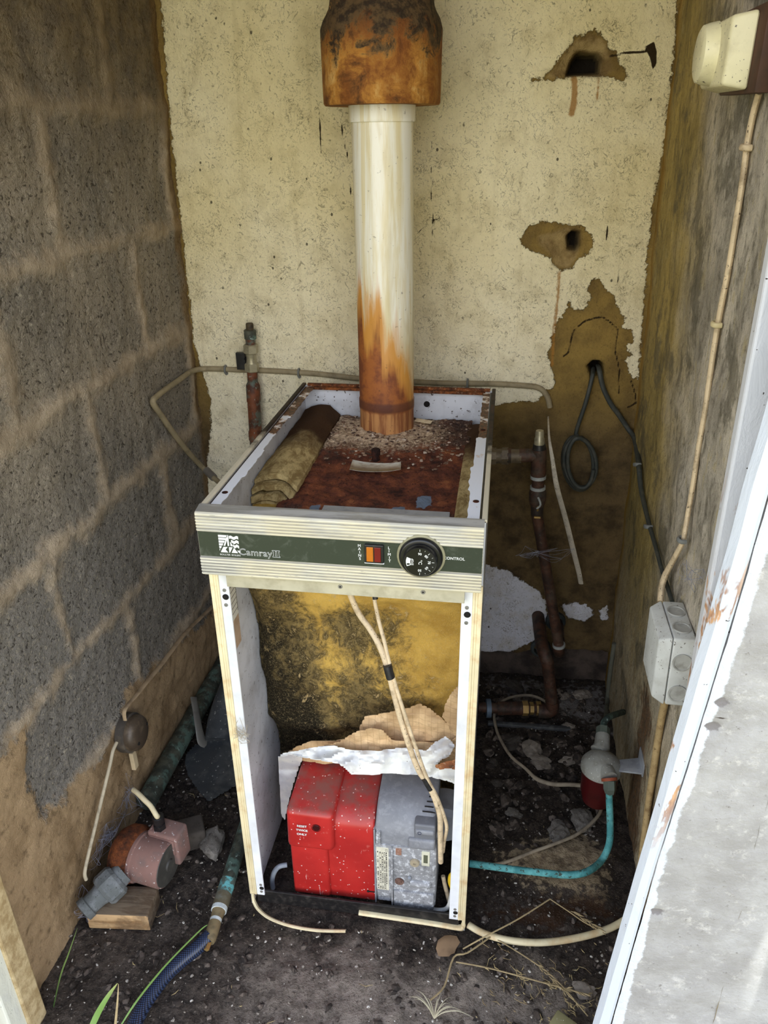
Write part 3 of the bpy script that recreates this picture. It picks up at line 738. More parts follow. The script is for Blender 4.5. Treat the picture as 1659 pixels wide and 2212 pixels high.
# control panel: ribbed aluminium extrusion
def alu_mat():
    M = Mat('weathered_ribbed_aluminium')
    n = M.noise(60, 5, 0.7, 0.3, M.stretch((0.12, 1, 2.2))); s2 = M.noise(9, 4, 0.6)
    col = M.mix(M.th(n, 0.38, 0.62), S(226, 222, 206), S(190, 188, 178))
    zl = M.xyz()['Z']
    wv = M.ma('SINE', M.ma('MULTIPLY', M.ma('SUBTRACT', zl, 0.8106-0.0), 2*math.pi/0.00477))
    col = M.mix(M.ma('MULTIPLY', M.th(wv, 0.1, 0.9), 0.6), col, S(150, 146, 132))                     # grime lying in the grooves
    col = M.mix(M.ma('MULTIPLY', M.th(s2, 0.40, 0.62), 0.6), col, S(224, 214, 182))
    col = M.mix(M.ma('MULTIPLY', M.th(M.noise(130, 4, 0.7, 0.4, M.stretch((0.3, 1, 2))), 0.60, 0.68), 0.6), col, S(150, 148, 138))
    gn = M.n('ShaderNodeNewGeometry'); gs = M.n('ShaderNodeSeparateXYZ'); M.put(gs.inputs[0], gn.outputs['True Normal'])
    col = M.mix(M.ma('MULTIPLY', M.th(gs.outputs['Z'], 0.8, 0.95), 0.75), col, M.mix(M.th(n, 0.4, 0.6), S(150, 150, 152), S(108, 106, 104)))   # dust on the top ledge
    return M.fin(col, 0.42, 0.12, M.bump(n, 0.12, 0.0006), 0.5)
pr = [(0.004, 0.735), (-0.0195, 0.735)]
def ribs(za, zb, k):
    out = []
    for i in range(k):
        h = (zb-za)/k; z = za+h*i
        out += [(-0.0200, z), (-0.0222, z+h*0.25), (-0.0222, z+h*0.72), (-0.0200, z+h*0.97)]
    return out
pr += ribs(0.7365, 0.7655, 6)+[(-0.0193, 0.7658), (-0.0193, 0.8062)]+ribs(0.8066, 0.8305, 5)+[(-0.0216, 0.8312), (-0.0212, 0.8342), (-0.0185, 0.8362), (-0.002, 0.8392), (0.002, 0.8390), (0.002, 0.8360), (0.0, 0.834)]
xa, xb = -0.0015, 0.4005
V_ = [(xa, y, z) for y, z in pr]+[(xb, y, z) for y, z in pr]; n = len(pr)
Fq = [(i, (i+1) % n, (i+1) % n+n, i+n) for i in range(n)]+[tuple(range(n-1, -1, -1)), tuple(range(n, 2*n))]
cp = mesh_obj('control_panel', V_, Fq, alu_mat(), boiler)
tag(cp, 'ribbed aluminium control panel with a dark green band')
M = Mat('dark_green_print'); nn = M.noise(50, 5, 0.7, 0.6)
GREEN = M.fin(M.mix(M.ma('MULTIPLY', M.th(nn, 0.5, 0.75), 0.45), S(48, 56, 46), S(104, 110, 100)), 0.38, 0, M.bump(nn, 0.1, 0.001), 0.5)
YP = -0.0202
G().box((xa+0.0006, YP, 0.7664), (xb-0.0006, -0.0190, 0.8056)).build('band', GREEN, cp)
g = G().box((0.030, -0.0120, 0.7115), (0.378, -0.0100, 0.7370), 0.0006).box((0.030, -0.0120, 0.7115), (0.378, 0.0, 0.7125), 0.0004)
lip = g.build('lower_lip', simple('dull_beige_metal', S(196, 190, 166), 0.5, 0.1, S(150, 142, 118), 0.6, 40, 0.1), boiler)
for px, py in ((735, 1267), (914, 1279)):
    q = P(px, py, 'y', -0.012)
    G().lathe([(0, 0.0034), (0.0009, 0.0032), (0.0010, 0.0018), (0.0004, 0.0016)], (q.x, -0.012, q.z), (0, -1, 0), 16).build('screw', STEEL, lip, True)
    G().lathe([(0.0004, 0.0013), (0.0011, 0.0011)], (q.x, -0.012, q.z), (0, -1, 0), 6).build('screw_recess', HOLE, lip)
YL = YP-0.00035
pl = lambda x, z: Vector((x, YL, z))
# emblem: barred square, triangle with letter shapes, flame strokes
def emb(u, v): return pl(0.0290+u*0.0300, 0.7725+v*0.0300)
g = G()
def poly2(pts): g.prism([emb(a, b) for a, b in pts], (0, -0.0002, 0))
for k in range(6):
    v0 = 0.99-k*0.150; u1 = 0.45-k*0.085+0.02
    poly2([(0.0, v0), (u1, v0), (u1-0.045, v0-0.115), (0.0, v0-0.115)])
poly2([(0.44, 1.0), (0.50, 1.0), (0.50, 0.42), (0.42, 0.42), (0.42, 0.75), (0.30, 0.42), (0.22, 0.42)])
poly2([(0.18, 0.40), (0.50, 0.40), (0.50, 0.34), (0.36, 0.22), (0.50, 0.10), (0.50, 0.0), (0.02, 0.0)]) if False else None
poly2([(0.20, 0.36), (0.42, 0.36), (0.30, 0.22), (0.42, 0.06), (0.04, 0.06)])
poly2([(0.47, 0.36), (0.66, 0.36), (0.50, 0.06), (0.47, 0.06)])
poly2([(0.56, 0.66), (0.56, 0.42), (0.70, 0.42)])
poly2([(0.72, 0.34), (0.58, 0.06), (0.90, 0.06)])
for r in range(3):
    b0 = 0.80-r*0.225; u0 = 0.53+r*0.085
    top = [(u0+(0.98-u0)*t, b0+0.15+0.035*math.sin(t*2*math.pi*1.5+r)) for t in np.linspace(0, 1, 9)]
    bot = [(u0+(0.98-u0)*t, b0+0.035*math.sin(t*2*math.pi*1.5+r)) for t in np.linspace(0, 1, 9)]
    for i in range(8): poly2([top[i], top[i+1], bot[i+1], bot[i]])
poly2([(0.86, 0.20), (1.0, 0.20), (1.0, 0.04)])
g.build('emblem', INK, cp)
g = G()
def put_text(txt, size, x, z, rot=0.0, y=YL, **kw):
    c, s_ = math.cos(rot), math.sin(rot)
    v, f = text_mesh(txt, size, lambda a, b: Vector((x+a*c-b*s_, y, z+a*s_+b*c)), **kw); g.add(v, f)
put_text('BOULTER', 0.0038, 0.0365, 0.7705, spacing=0.95); g.build('lettering', INK, cp); g = G(); put_text('BOILERS', 0.0038, 0.0525, 0.7705, spacing=0.95)
g.build('lettering', INK, cp)
g = G(); put_text('Camray', 0.0148, 0.0815, 0.7765, outline=0.00022, spacing=1.05); II = [(-1, 1), (1, 1), (1, .72), (.72, .72), (.72, -.72), (1, -.72), (1, -1), (-1, -1), (-1, -.72), (-.72, -.72), (-.72, .72), (-1, .72), (-1, 1)]
g.tube([pl(0.1118+a*0.0056, 0.7770+b*0.0054) for a, b in II], 0.00024, 6)
g.tube([pl(0.1118+a*0.0011, 0.7770+b*0.0039) for a, b in ((-1, 1), (1, 1), (1, -1), (-1, -1), (-1, 1))], 0.00024, 6)
g.build('lettering', INK, cp)
g = G()
for word, px, pa, pb in (('MAINS', 776, 1179, 1207), ('LIMIT', 840, 1184, 1212)):
    g = G()
    for k, ch in enumerate(word):
        q = P(px+k*0.4, pa+(pb-pa)*k/4, 'y', YL); put_text(ch, 0.0058, q.x, q.z, bold=0.0001)
    g.build('lettering', INK, cp)
g = G(); q = P(981, 1207, 'y', YL); put_text('CONTROL', 0.0060, q.x, q.z, bold=0.00012)
g.build('lettering', INK, cp)
# twin warning lamp
lm = G().box((0.2390, -0.0250, 0.7745), (0.2655, YP, 0.8030), 0.0012).build('warning_lamp', BLACKP, cp)
M = Mat('amber_lens'); vv = M.vor(520, rand=0.0, vec=M.stretch((1, 0.01, 1)))
AMB = M.fin(M.mix(M.th(vv, 0.2, 0.5), S(232, 150, 30), S(176, 96, 12)), 0.3, 0, M.bump(vv, 0.5, 0.0008), 0.6)
G().box((0.2420, -0.0262, 0.7775), (0.2515, -0.0248, 0.8000), 0.0005).build('amber_lens', AMB, lm)
G().box((0.2530, -0.0262, 0.7775), (0.2620, -0.0248, 0.8000), 0.0005).build('red_lens', simple('red_lens_plastic', S(116, 20, 24), 0.25), lm)
G().box((0.2385, -0.0228, 0.7725), (0.2660, YP, 0.7742), 0.0004).build('lamp_lip', WHITE, lm)
# thermostat dial
dx, dz = 0.3170, 0.7885
ring = G().lathe([(0, 0.0335), (0.0012, 0.0330), (0.0020, 0.0312), (0.0020, 0.0300)], (dx, -0.0212, dz), (0, -1, 0), 56, False).build('dial_surround', simple('yellowed_plastic', S(150, 146, 118), 0.35, 0, S(104, 100, 82), 0.5, 40), cp, True)
dial = G().lathe([(0, 0.0302), (0.004, 0.0300), (0.0065, 0.0285), (0.0075, 0.0268), (0.0075, 0.0236), (0.0150, 0.0228), (0.0164, 0.0216), (0.0166, 0.0)], (dx, -0.0212, dz), (0, -1, 0), 64, False).build('thermostat_dial', simple('satin_black_plastic', S(16, 16, 18), 0.28, 0, S(52, 52, 56), 0.3, 40), cp, True)
YD = -0.0212-0.0168
g = G()
for lab, ang in (('90', 90), ('80', 47), ('70', 2), ('60', -42), ('50', -90)):
    a = math.radians(ang); put_text(lab, 0.0050, dx+0.0125*math.cos(a), dz+0.0125*math.sin(a), a-math.pi/2, y=YD, bold=0.0001)
    c, s_ = math.cos(a), math.sin(a)
    g.prism([Vector((dx+r*c-t*s_, YD, dz+r*s_+t*c)) for r, t in ((0.0162, -0.0003), (0.0196, -0.0003), (0.0196, 0.0003), (0.0162, 0.0003))], (0, -0.0001, 0))
for ang in (68, 24, -20, -66):
    a = math.radians(ang); c, s_ = math.cos(a), math.sin(a)
    g.prism([Vector((dx+r*c-t*s_, YD, dz+r*s_+t*c)) for r, t in ((0.0178, -0.0002), (0.0194, -0.0002), (0.0194, 0.0002), (0.0178, 0.0002))], (0, -0.0001, 0))
put_text('\u00b0C', 0.0066, dx+0.0004, dz, -math.pi/2, y=YD, bold=0.0001)
put_text('STOP', 0.0042, dx-0.0098, dz, math.pi/2, y=YD, bold=0.0001)
arc = [(math.radians(a), r) for r, rng_ in ((0.0188, range(158, 203, 4)), (0.0128, range(202, 157, -4))) for a in rng_]
g.prism([Vector((dx+r*math.cos(a), YD, dz+r*math.sin(a))) for a, r in arc], (0, -0.0001, 0))
g.build('dial_markings', INK, dial)
g = G(); arc = [(math.radians(a), r) for r, rng_ in ((0.0178, range(188, 199, 3)), (0.0140, range(198, 187, -3))) for a in rng_]
g.prism([Vector((dx+r*math.cos(a), YD-0.0002, dz+r*math.sin(a))) for a, r in arc], (0, -0.0001, 0)); g.build('dial_mark_gap', BLACKP, dial)

# data plate on the inside of the left panel
g = G().box((0.004, 0.048, 0.600), (0.0046, 0.086, 0.712)); pl_ = g.build('data_plate', simple('paper_label', S(226, 224, 214), 0.6), left_side)
g = G().box((0.0046, 0.048, 0.672), (0.0049, 0.086, 0.712))
for k in range(6): g.box((0.0046, 0.050, 0.612+k*0.010), (0.0049, 0.084, 0.6128+k*0.010))
g.box((0.0046, 0.0835, 0.606), (0.0049, 0.0845, 0.672)).build('plate_print', simple('black_print', S(40, 34, 30), 0.6), pl_)
G().box((0.004, 0.050, 0.545), (0.0046, 0.085, 0.600)).build('sticker', simple('brown_paper_label', S(196, 170, 144), 0.7, 0, S(150, 120, 92), 0.5, 50), left_side)

# heat exchanger with its flaking rusty lid
def lid_mat():
    M = Mat('flaking_rust_lid'); x = M.xyz(); a = M.noise(26, 6, 0.72); b = M.noise(150, 5, 0.75); c = M.noise(330, 3, 0.7)
    col = M.ramp(a, [(0.34, S(58, 34, 28)), (0.48, S(104, 58, 42)), (0.60, S(136, 78, 50)), (0.72, S(176, 116, 72))])
    col = M.mix(M.ma('MULTIPLY', M.th(b, 0.46, 0.36), 0.75), col, S(46, 26, 22))
    dk = M.th(M.ma('ADD', M.attr('soot'), M.ma('MULTIPLY', M.ma('SUBTRACT', a, 0.5), 0.2)), 0.02, -0.04)
    col = M.mix(M.ma('MULTIPLY', dk, 0.75), col, M.mix(M.th(c, 0.45, 0.6), S(48, 34, 28), S(104, 88, 76)))
    ash = M.th(M.ma('ADD', M.attr('ash'), M.ma('MULTIPLY', M.ma('SUBTRACT', b, 0.5), 0.16)), 0.035, -0.035)
    col = M.mix(ash, col, M.mix(M.th(b, 0.4, 0.6), S(226, 202, 172), S(168, 142, 116)))
    bare = M.th(M.ma('ADD', M.attr('bare'), M.ma('MULTIPLY', M.ma('SUBTRACT', M.noise(110, 3), 0.5), 0.012)), 0.001, -0.001)
    col = M.mix(bare, col, S(118, 130, 146))
    return M.fin(col, 0.9, 0, M.bump(M.ma('ADD', a, M.ma('MULTIPLY', b, 0.8)), 0.9, 0.004), 0.25)
us = np.arange(0.055, 0.362, 0.0035); vs = np.arange(0.118, 0.592, 0.0035)
U, V = np.meshgrid(us, vs, indexing='ij'); X, Y = U, V
ZL = 0.772+0.010*np.clip((Y-0.40)/0.15, -1, 0)
fr = np.clip((0.160-Y)/0.042, 0, 1); ZL = ZL-0.055*fr**1.5
ZL -= 0.008*np.clip((0.085-X)/0.03, 0, 1)
zz0 = np.zeros_like(X)
ZL += 0.0030*fbm(X, Y, zz0, 30, 4)+0.0022*fbm(X, Y, zz0, 90, 3)
flx, fly = 0.190, 0.530
ash = np.minimum(np.hypot(X-flx, (Y-0.50)*1.2)-0.105, sdf([(0.06, 0.40), (0.30, 0.43), (0.30, 0.60), (0.05, 0.60)], X, Y)+0.02)
ZL += 0.006*np.clip(-ash/0.06, 0, 1)
soot = np.minimum(sdf([(0.03, 0.36), (0.15, 0.40), (0.30, 0.45), (0.40, 0.40), (0.40, 0.62), (0.03, 0.62)], X, Y), sdf([(0.05, 0.10), (0.36, 0.10), (0.36, 0.165), (0.05, 0.165)], X, Y))
bz = [P(*q, 'z', 0.765) for q in [(902, 1070), (930, 1068), (932, 1086), (916, 1094), (900, 1092)]]; bz2 = [P(*q, 'z', 0.765) for q in [(668, 1088), (692, 1086), (690, 1100), (670, 1100)]]; bz3 = [P(*q, 'z', 0.765) for q in [(848, 1092), (874, 1090), (876, 1098), (850, 1100)]]
bare_l = np.min([sdf([(p.x, p.y) for p in q], X, Y) for q in (bz, bz2, bz3)], axis=0)
V_ = np.stack([X, Y, ZL], -1).reshape(-1, 3).tolist(); Fq = [tuple(f) for f in grid_faces(len(us), len(vs))]
nu, nv = len(us), len(vs); base = len(V_)
ring_i = [i*nv for i in range(nu)]+[(nu-1)*nv+j for j in range(1, nv)]+[i*nv+nv-1 for i in range(nu-2, -1, -1)]+[j for j in range(nv-2, 0, -1)]
V_ += [(V_[i][0], V_[i][1], 0.69) for i in ring_i]
for k in range(len(ring_i)):
    k2 = (k+1) % len(ring_i); Fq.append((ring_i[k], base+k, base+k2, ring_i[k2]))
Fq.append(tuple(range(base+len(ring_i)-1, base-1, -1)))
ext = lambda a: np.concatenate([a.ravel(), a.ravel()[ring_i]])
he = mesh_obj('heat_exchanger', V_, Fq, lid_mat(), boiler, True, {'ash': ext(ash), 'soot': ext(soot), 'bare': ext(bare_l)})
tag(he, 'heavily rusted boiler lid under flakes and ash')
def lid_z(x, y): return float(ZL[min(max(int((x-0.055)/0.0035), 0), nu-1), min(max(int((y-0.118)/0.0035), 0), nv-1)])
RUSTD = rust_mat('dark_rust', S(78, 42, 30), S(44, 28, 24), S(26, 18, 17), 70)
q = P(812, 988, 'z', 0.775); z0 = lid_z(q.x, q.y)
G().lathe([(-0.004, 0.0075), (0.006, 0.0075)], (q.x, q.y, z0), (0, 0, 1), 6).lathe([(0.006, 0.0055), (0.010, 0.0055), (0.010, 0.0082), (0.020, 0.0082), (0.022, 0.0065), (0.022, 0.0)], (q.x, q.y, z0), (0, 0, 1), 20, False).build('lid_bolt', RUSTD, he, True)
# curled metal tag on the lid
a, b_, c_, d_ = [P(*t, 'z', 0.781) for t in ((762, 996), (866, 1001), (866, 1017), (755, 1017))]
V_ = []; N = 14
for lay in (0.0, 0.0008):
    for i in range(N+1):
        t = i/N; k = 0.0045*abs(2*t-1)**2.2-0.0022
        for p0, p1 in ((a, b_), (d_, c_)):
            p = p0.lerp(p1, t); V_.append((p.x, p.y, p.z+k+lay))
m_ = 2*(N+1); Fq = []
for i in range(N):
    Fq += [(2*i, 2*i+2, 2*i+3, 2*i+1)[::-1], (m_+2*i, m_+2*i+2, m_+2*i+3, m_+2*i+1), (2*i, m_+2*i, m_+2*i+2, 2*i+2), (2*i+1, 2*i+3, m_+2*i+3, m_+2*i+1)]
Fq += [(0, 1, m_+1, m_), (2*N, m_+2*N, m_+2*N+1, 2*N+1)]
mesh_obj('metal_tag', V_, Fq, simple('stained_aluminium_tag', S(196, 188, 172), 0.45, 0.2, S(120, 92, 66), 0.6, 70, 0.15), he, True)
# flakes and chips on the lid
g = G(); R_ = random.Random(3)
for k in range(620):
    x = R_.uniform(0.06, 0.36); y = R_.uniform(0.33, 0.585)
    if math.hypot(x-flx, y-fly) < 0.057 or R_.random() > (0.35+1.3*(y-0.33)/0.25)*(1.0 if x < 0.34 else 0.5): continue
    s_ = R_.uniform(0.0015, 0.0055); rock(g, (x, y, lid_z(x, y)+s_*0.25), (s_, s_*R_.uniform(0.5, 1), s_*R_.uniform(0.2, 0.5)), R_.uniform(0, 50), 1, 0.5)
M = Mat('rust_flakes'); vv = M.vor(140, out='Color')
sv = M.n('ShaderNodeSeparateColor'); M.put(sv.inputs[0], vv)
FLK = M.fin(M.ramp(sv.outputs[0], [(0.0, S(58, 40, 32)), (0.4, S(104, 76, 58)), (0.75, S(160, 132, 108)), (1.0, S(206, 190, 172))]), 0.85)
tag(g.build('rust_flakes', FLK, boiler), 'flakes of rust and ash heaped on the lid', None, None, 'stuff')
for pts, nm in (([(1185-1185+900, 903), (905, 903), (918, 912), (934, 918), (930, 908)], 'a'),):
    pass
g = G(); q = P(915, 910, 'z', 0.785); g.box((-0.018, -0.006, 0), (0.018, 0.006, 0.0012), 0.0004, 1, Matrix.Translation(q) @ Matrix.Rotation(-0.35, 4, 'Z') @ Matrix.Rotation(0.2, 4, 'X')); g.build('paint_flake', simple('cream_flake', S(224, 204, 168), 0.6, 0, S(140, 96, 56), 0.5, 60), boiler)
# galvanised bracket behind the control panel
g = G(); a, b_ = P(700, 1091, 'z', 0.800), P(972, 1105, 'z', 0.800)
g.box((a.x, a.y-0.03, 0.798), (b_.x, a.y, 0.800), 0.0004).box((a.x, a.y-0.0015, 0.770), (b_.x, a.y, 0.800), 0.0004)
g.build('bracket', GALV, boiler)

# glass wool: front blanket, left folded roll, right sliver
def wool_mat(name, dark=True):
    M = Mat(name); x = M.xyz()
    w1 = M.noise(52, 6, 0.78, 0.55, M.stretch((1, 0.5, 0.8), (0, 0.4, 0))); w2 = M.noise(11, 6, 0.7); f = M.noise(300, 4, 0.75, 1.2)
    col = M.mix(M.th(w2, 0.3, 0.7), S(230, 190, 98), S(192, 152, 72))
    if dark:
        k = M.ma('ADD', M.attr('mould'), M.ma('MULTIPLY', M.ma('SUBTRACT', w1, 0.5), 0.9))
        k = M.ma('ADD', k, M.ma('MULTIPLY', M.ma('SUBTRACT', w2, 0.5), 0.8))
        col = M.mix(M.th(k, 0.40, 0.75), col, M.mix(M.th(w1, 0.42, 0.6), S(136, 116, 74), S(82, 70, 44)))
        col = M.mix(M.th(k, 0.78, 1.12), col, S(44, 39, 29))
        col = M.mix(M.ma('MULTIPLY', M.th(f, 0.52, 0.66), 0.35), col, S(212, 190, 140))
        col = M.mix(M.ma('MULTIPLY', M.th(w1, 0.58, 0.68), M.th(k, 0.2, 0.5)), col, S(206, 178, 126))
    else:
        col = M.mix(M.th(w1, 0.4, 0.6), S(216, 192, 136), S(160, 134, 86))
        col = M.mix(M.th(M.ma('ADD', x['Y'], M.ma('MULTIPLY', w2, 0.2)), 0.12, 0.24), col, S(80, 58, 40))
    return M.fin(col, 0.97, 0, M.bump(M.ma('ADD', w1, M.ma('MULTIPLY', f, 0.5)), 0.8, 0.006), 0.1)
us = np.arange(0.006, 0.3985, 0.005); vs = np.arange(0.04, 0.765, 0.005)
U, V = np.meshgrid(us, vs, indexing='ij'); Y = 0.092+0.05*np.clip((0.70-V)/0.15, 0, 1)+0.05*np.clip((0.45-V)/0.4, 0, 1)+0.014*fbm(U, V, U*0, 7, 3)+0.006*fbm(U, V, U*0, 26, 4)
Y += 0.03*np.clip((0.03-U)/0.03, 0, 1)+0.020*np.clip((0.305-V)/0.05, 0, 1)
mould = 0.95-2.5*(U-0.02)+0.55*np.clip((0.55-V)/0.3, -0.5, 1)-0.25*np.exp(-((U-0.14)/0.03)**2)+0.30*np.exp(-(((U-0.2)/0.15)**2+((V-0.56)/0.05)**2))*(U > 0.13)
fb_ = G(); V_ = np.stack([U, Y, V], -1).reshape(-1, 3)
V2 = np.stack([U, np.full_like(U, 0.330), V], -1).reshape(-1, 3); F1 = grid_faces(len(us), len(vs)); n0 = len(V_); nv = len(vs); nu = len(us)
ring_i = [i*nv for i in range(nu)]+[(nu-1)*nv+j for j in range(1, nv)]+[i*nv+nv-1 for i in range(nu-2, -1, -1)]+[j for j in range(nv-2, 0, -1)]
Fq = [tuple(f) for f in F1[:, ::-1]]+[tuple(f) for f in (F1+n0)]+[(ring_i[k], ring_i[(k+1) % len(ring_i)], ring_i[(k+1) % len(ring_i)]+n0, ring_i[k]+n0)[::-1] for k in range(len(ring_i))]
# the upper part stops under the lid front
keep = np.concatenate([V_, V2]); keep[:, 2] = np.minimum(keep[:, 2], 0.735)
wool = mesh_obj('insulation_blanket', keep, Fq, wool_mat('mouldy_glass_wool'), boiler, True, {'mould': np.concatenate([mould.ravel()]*2)})
tag(wool, 'yellow glass wool turned black with mould on the left')
g = G()
def fold(y0, y1, xo, z0, r, k):
    pts = [(0.008+xo, y, z0+0.004*math.sin(y*30+k)) for y in np.linspace(y0, y1, 14)]
    g.tube(pts, [r*(1+0.10*mn.noise(Vector((y*25, k, 0)))) for y in np.linspace(y0, y1, 14)], 14, True, 0.55)
def slab_sheet(y0, y1, x0, x1, z0, sag, th_, seed):
    ny, nx = 34, 12; T = []; B = []
    for i in range(ny):
        for j in range(nx):
            y = y0+(y1-y0)*i/(ny-1)+0.010*mn.noise(Vector((j*0.3, seed, 0)))*(i in (0, 1)); x = x0+(x1-x0)*j/(nx-1)
            t = j/(nx-1); z = z0+sag*math.sin(t*math.pi)+0.004*mn.fractal(Vector((x*30, y*22, seed)), 0.8, 2, 3)-0.018*max(0, t-0.75)*4*0.4
            T.append((x, y, z)); B.append((x, y, z-th_))
    f1 = grid_faces(ny, nx); n0 = len(T); ri = [i*nx for i in range(ny)]+[(ny-1)*nx+j for j in range(1, nx)]+[i*nx+nx-1 for i in range(ny-2, -1, -1)]+[j for j in range(nx-2, 0, -1)]
    g.add(T+B, [tuple(f) for f in f1[:, ::-1]]+[tuple(f) for f in f1+n0]+[(ri[k], ri[(k+1) % len(ri)], ri[(k+1) % len(ri)]+n0, ri[k]+n0) for k in range(len(ri))])
slab_sheet(0.215, 0.585, 0.006, 0.082, 0.783, 0.014, 0.010, 1.3)
slab_sheet(0.200, 0.50, 0.007, 0.078, 0.771, 0.012, 0.010, 4.1)
slab_sheet(0.192, 0.50, 0.006, 0.074, 0.759, 0.010, 0.012, 7.7)
slab_sheet(0.196, 0.50, 0.006, 0.068, 0.744, 0.008, 0.020, 9.2)
tag(g.build('insulation_roll', wool_mat('folded_glass_wool', False), boiler, True), 'folded glass wool packed along the left side')
g = G(); slab_sheet(0.10, 0.56, 0.352, 0.392, 0.772, 0.004, 0.03, 3.0); g.build('insulation_roll', bpy.data.materials['folded_glass_wool'], boiler, True)
G().box((0.006, 0.125, 0.716), (0.055, 0.215, 0.748), 0.010, 3).build('insulation_roll', bpy.data.materials['mouldy_glass_wool'], boiler, True)

# ------------------------------------------------------------------ pressure-jet burner inside the boiler
burner = thing('burner', 'red and grey oil burner standing inside the open boiler', 'burner', (0.212, 0.11, 0.004))
M = Mat('dusty_red_plastic'); x_ = M.xyz(); nrm = M.n('ShaderNodeNewGeometry'); sn = M.n('ShaderNodeSeparateXYZ'); M.put(sn.inputs[0], nrm.outputs['Normal'])
up = M.th(sn.outputs['Z'], 0.35, 0.9)
col = M.mix(M.th(M.noise(14, 4), 0.35, 0.65), S(186, 46, 42), S(168, 38, 36))
col = M.mix(M.ma('MULTIPLY', M.ma('MULTIPLY', up, M.th(M.noise(24, 5, 0.65), 0.34, 0.66)), 0.85), col, S(132, 84, 76))        # dust settled on the top
col = M.mix(M.ma('MULTIPLY', M.th(M.noise(60, 5, 0.7), 0.60, 0.72), 0.35), col, S(226, 130, 118))
col = M.mix(M.th(M.vor(95), 0.14, 0.09), col, S(226, 196, 188))
col = M.mix(M.ma('MULTIPLY', M.th(M.noise(90, 4, 0.7, 0.2, M.stretch((1, 1, 0.25))), 0.66, 0.70), 0.6), col, S(232, 190, 184))
RED = M.fin(col, M.ma('ADD', 0.30, M.ma('MULTIPLY', up, 0.35)), 0, None, 0.5)


def profile_body(x0, x1, pr, ex=0.004):
    """Body extruded along x from a (y, z) profile, its two ends slightly drawn in."""
    cy = sum(p[0] for p in pr)/len(pr); cz = sum(p[1] for p in pr)/len(pr)
    g = G(); V = []; n = len(pr)
    for x, k in ((x0, 1.0), (x0+ex*0.3, 0.4), (x0+ex, 0.0), (x1-ex, 0.0), (x1-ex*0.3, 0.4), (x1, 1.0)):
        for y, z in pr:
            dy, dz = cy-y, cz-z; L = math.hypot(dy, dz)
            V.append((x, y+dy/L*ex*k, z+dz/L*ex*k))
    F = []
    for r in range(5):
        for i in range(n): F.append((r*n+i, r*n+(i+1) % n, (r+1)*n+(i+1) % n, (r+1)*n+i))
    F += [tuple(range(n-1, -1, -1)), tuple(5*n+i for i in range(n))]
    bm = bmesh.new(); q = [bm.verts.new(v) for v in V]
    for f in F: bm.faces.new([q[i] for i in f])
    bmesh.ops.recalc_face_normals(bm, faces=bm.faces)
    return g.bm(bm)


def arc_pr(c, r, a0, a1, n=9): return [(c[0]+r*math.cos(math.radians(a0+(a1-a0)*i/(n-1))), c[1]+r*math.sin(math.radians(a0+(a1-a0)*i/(n-1)))) for i in range(n)]
RX0, RX1, GX1 = 0.0760, 0.2345, 0.3460
pr = [(0.150, 0.014), (0.030, 0.014)]+[(0.0255, 0.018), (0.0245, 0.10), (0.0240, 0.165)]+arc_pr((0.062, 0.190), 0.0380, 180, 95, 10)+[(0.11, 0.236), (0.150, 0.239)]
cover = profile_body(RX0+0.004, RX1, pr, 0.004).build('red_cover', RED, burner, True)
blk = G().hexa([(RX0, 0.0125, 0.146), (0.1625, 0.0125, 0.146), (0.165, 0.150, 0.150), (RX0, 0.150, 0.150)], [(RX0+0.002, 0.014, 0.2375), (0.1640, 0.014, 0.2355), (0.167, 0.150, 0.247), (RX0+0.004, 0.150, 0.248)], 0.010, 4)
blk.build('relay_housing', RED, cover, True)
G().box((RX0+0.003, 0.019, 0.018), (0.150, 0.06, 0.149), 0.006, 3).build('cover_swell', RED, cover, True)
q = P(683, 1789, 'y', 0.0125)
G().lathe([(0.0005, 0.0082), (-0.002, 0.0080), (-0.010, 0.0070), (-0.011, 0.0)], (q.x, 0.0125, q.z), (0, -1, 0), 28, False).build('reset_hole', simple('deep_red_recess', S(70, 8, 8), 0.5), cover, True)
G().lathe([(0, 0.0066), (0.0006, 0.0062), (0.0006, 0.0)], (q.x, 0.0125, q.z), (0, -1, 0), 28, False).build('reset_button', simple('dark_red_button', S(58, 14, 14), 0.3), cover, True)
g = G()
for k, wd in enumerate(('RESET', 'TWICE', 'ONLY')):
    c = P(652, 1785+k*8.6, 'y', 0.0123); v, f = text_mesh(wd, 0.0068, lambda a, b: Vector((c.x+a, 0.0120, c.z+b)), bold=0.00022); g.add(v, f)
tag(g.build('lettering', INK, cover), None)
q = P(800, 1926, 'y', 0.0243); g = G()
g.box((q.x-0.002, 0.0238, q.z-0.0010), (RX1-0.001, 0.0250, q.z+0.0010)).lathe([(0, 0.0026), (0.0008, 0.0026)], (q.x-0.004, 0.0246, q.z), (0, -1, 0), 14); g.build('cover_slot', HOLE, cover)

def cast_mat(name, c, amt):
    M = Mat(name); a = M.noise(90, 5, 0.72); b = M.noise(22, 4, 0.6)
    col = M.mix(M.th(b, 0.35, 0.65), c, tuple(v*0.80 for v in c[:3])+(1,))
    col = M.mix(M.ma('MULTIPLY', M.th(a, 0.50, 0.60), amt), col, S(206, 208, 212))
    col = M.mix(M.ma('MULTIPLY', M.th(a, 0.42, 0.34), amt*0.7), col, S(92, 92, 94))
    return M.fin(col, 0.55, 0.05, M.bump(a, 0.25*amt+0.05, 0.001), 0.4)
CASTU = cast_mat('grey_painted_cover', S(140, 142, 148), 0.12); CASTL = cast_mat('bloomed_aluminium_casting', S(152, 153, 156), 0.85)
prg = [(0.150, 0.176), (0.060, 0.176), (0.0215, 0.176), (0.0205, 0.188)]+arc_pr((0.078, 0.188), 0.0575, 175, 95, 12)+[(0.11, 0.2465), (0.150, 0.248)]
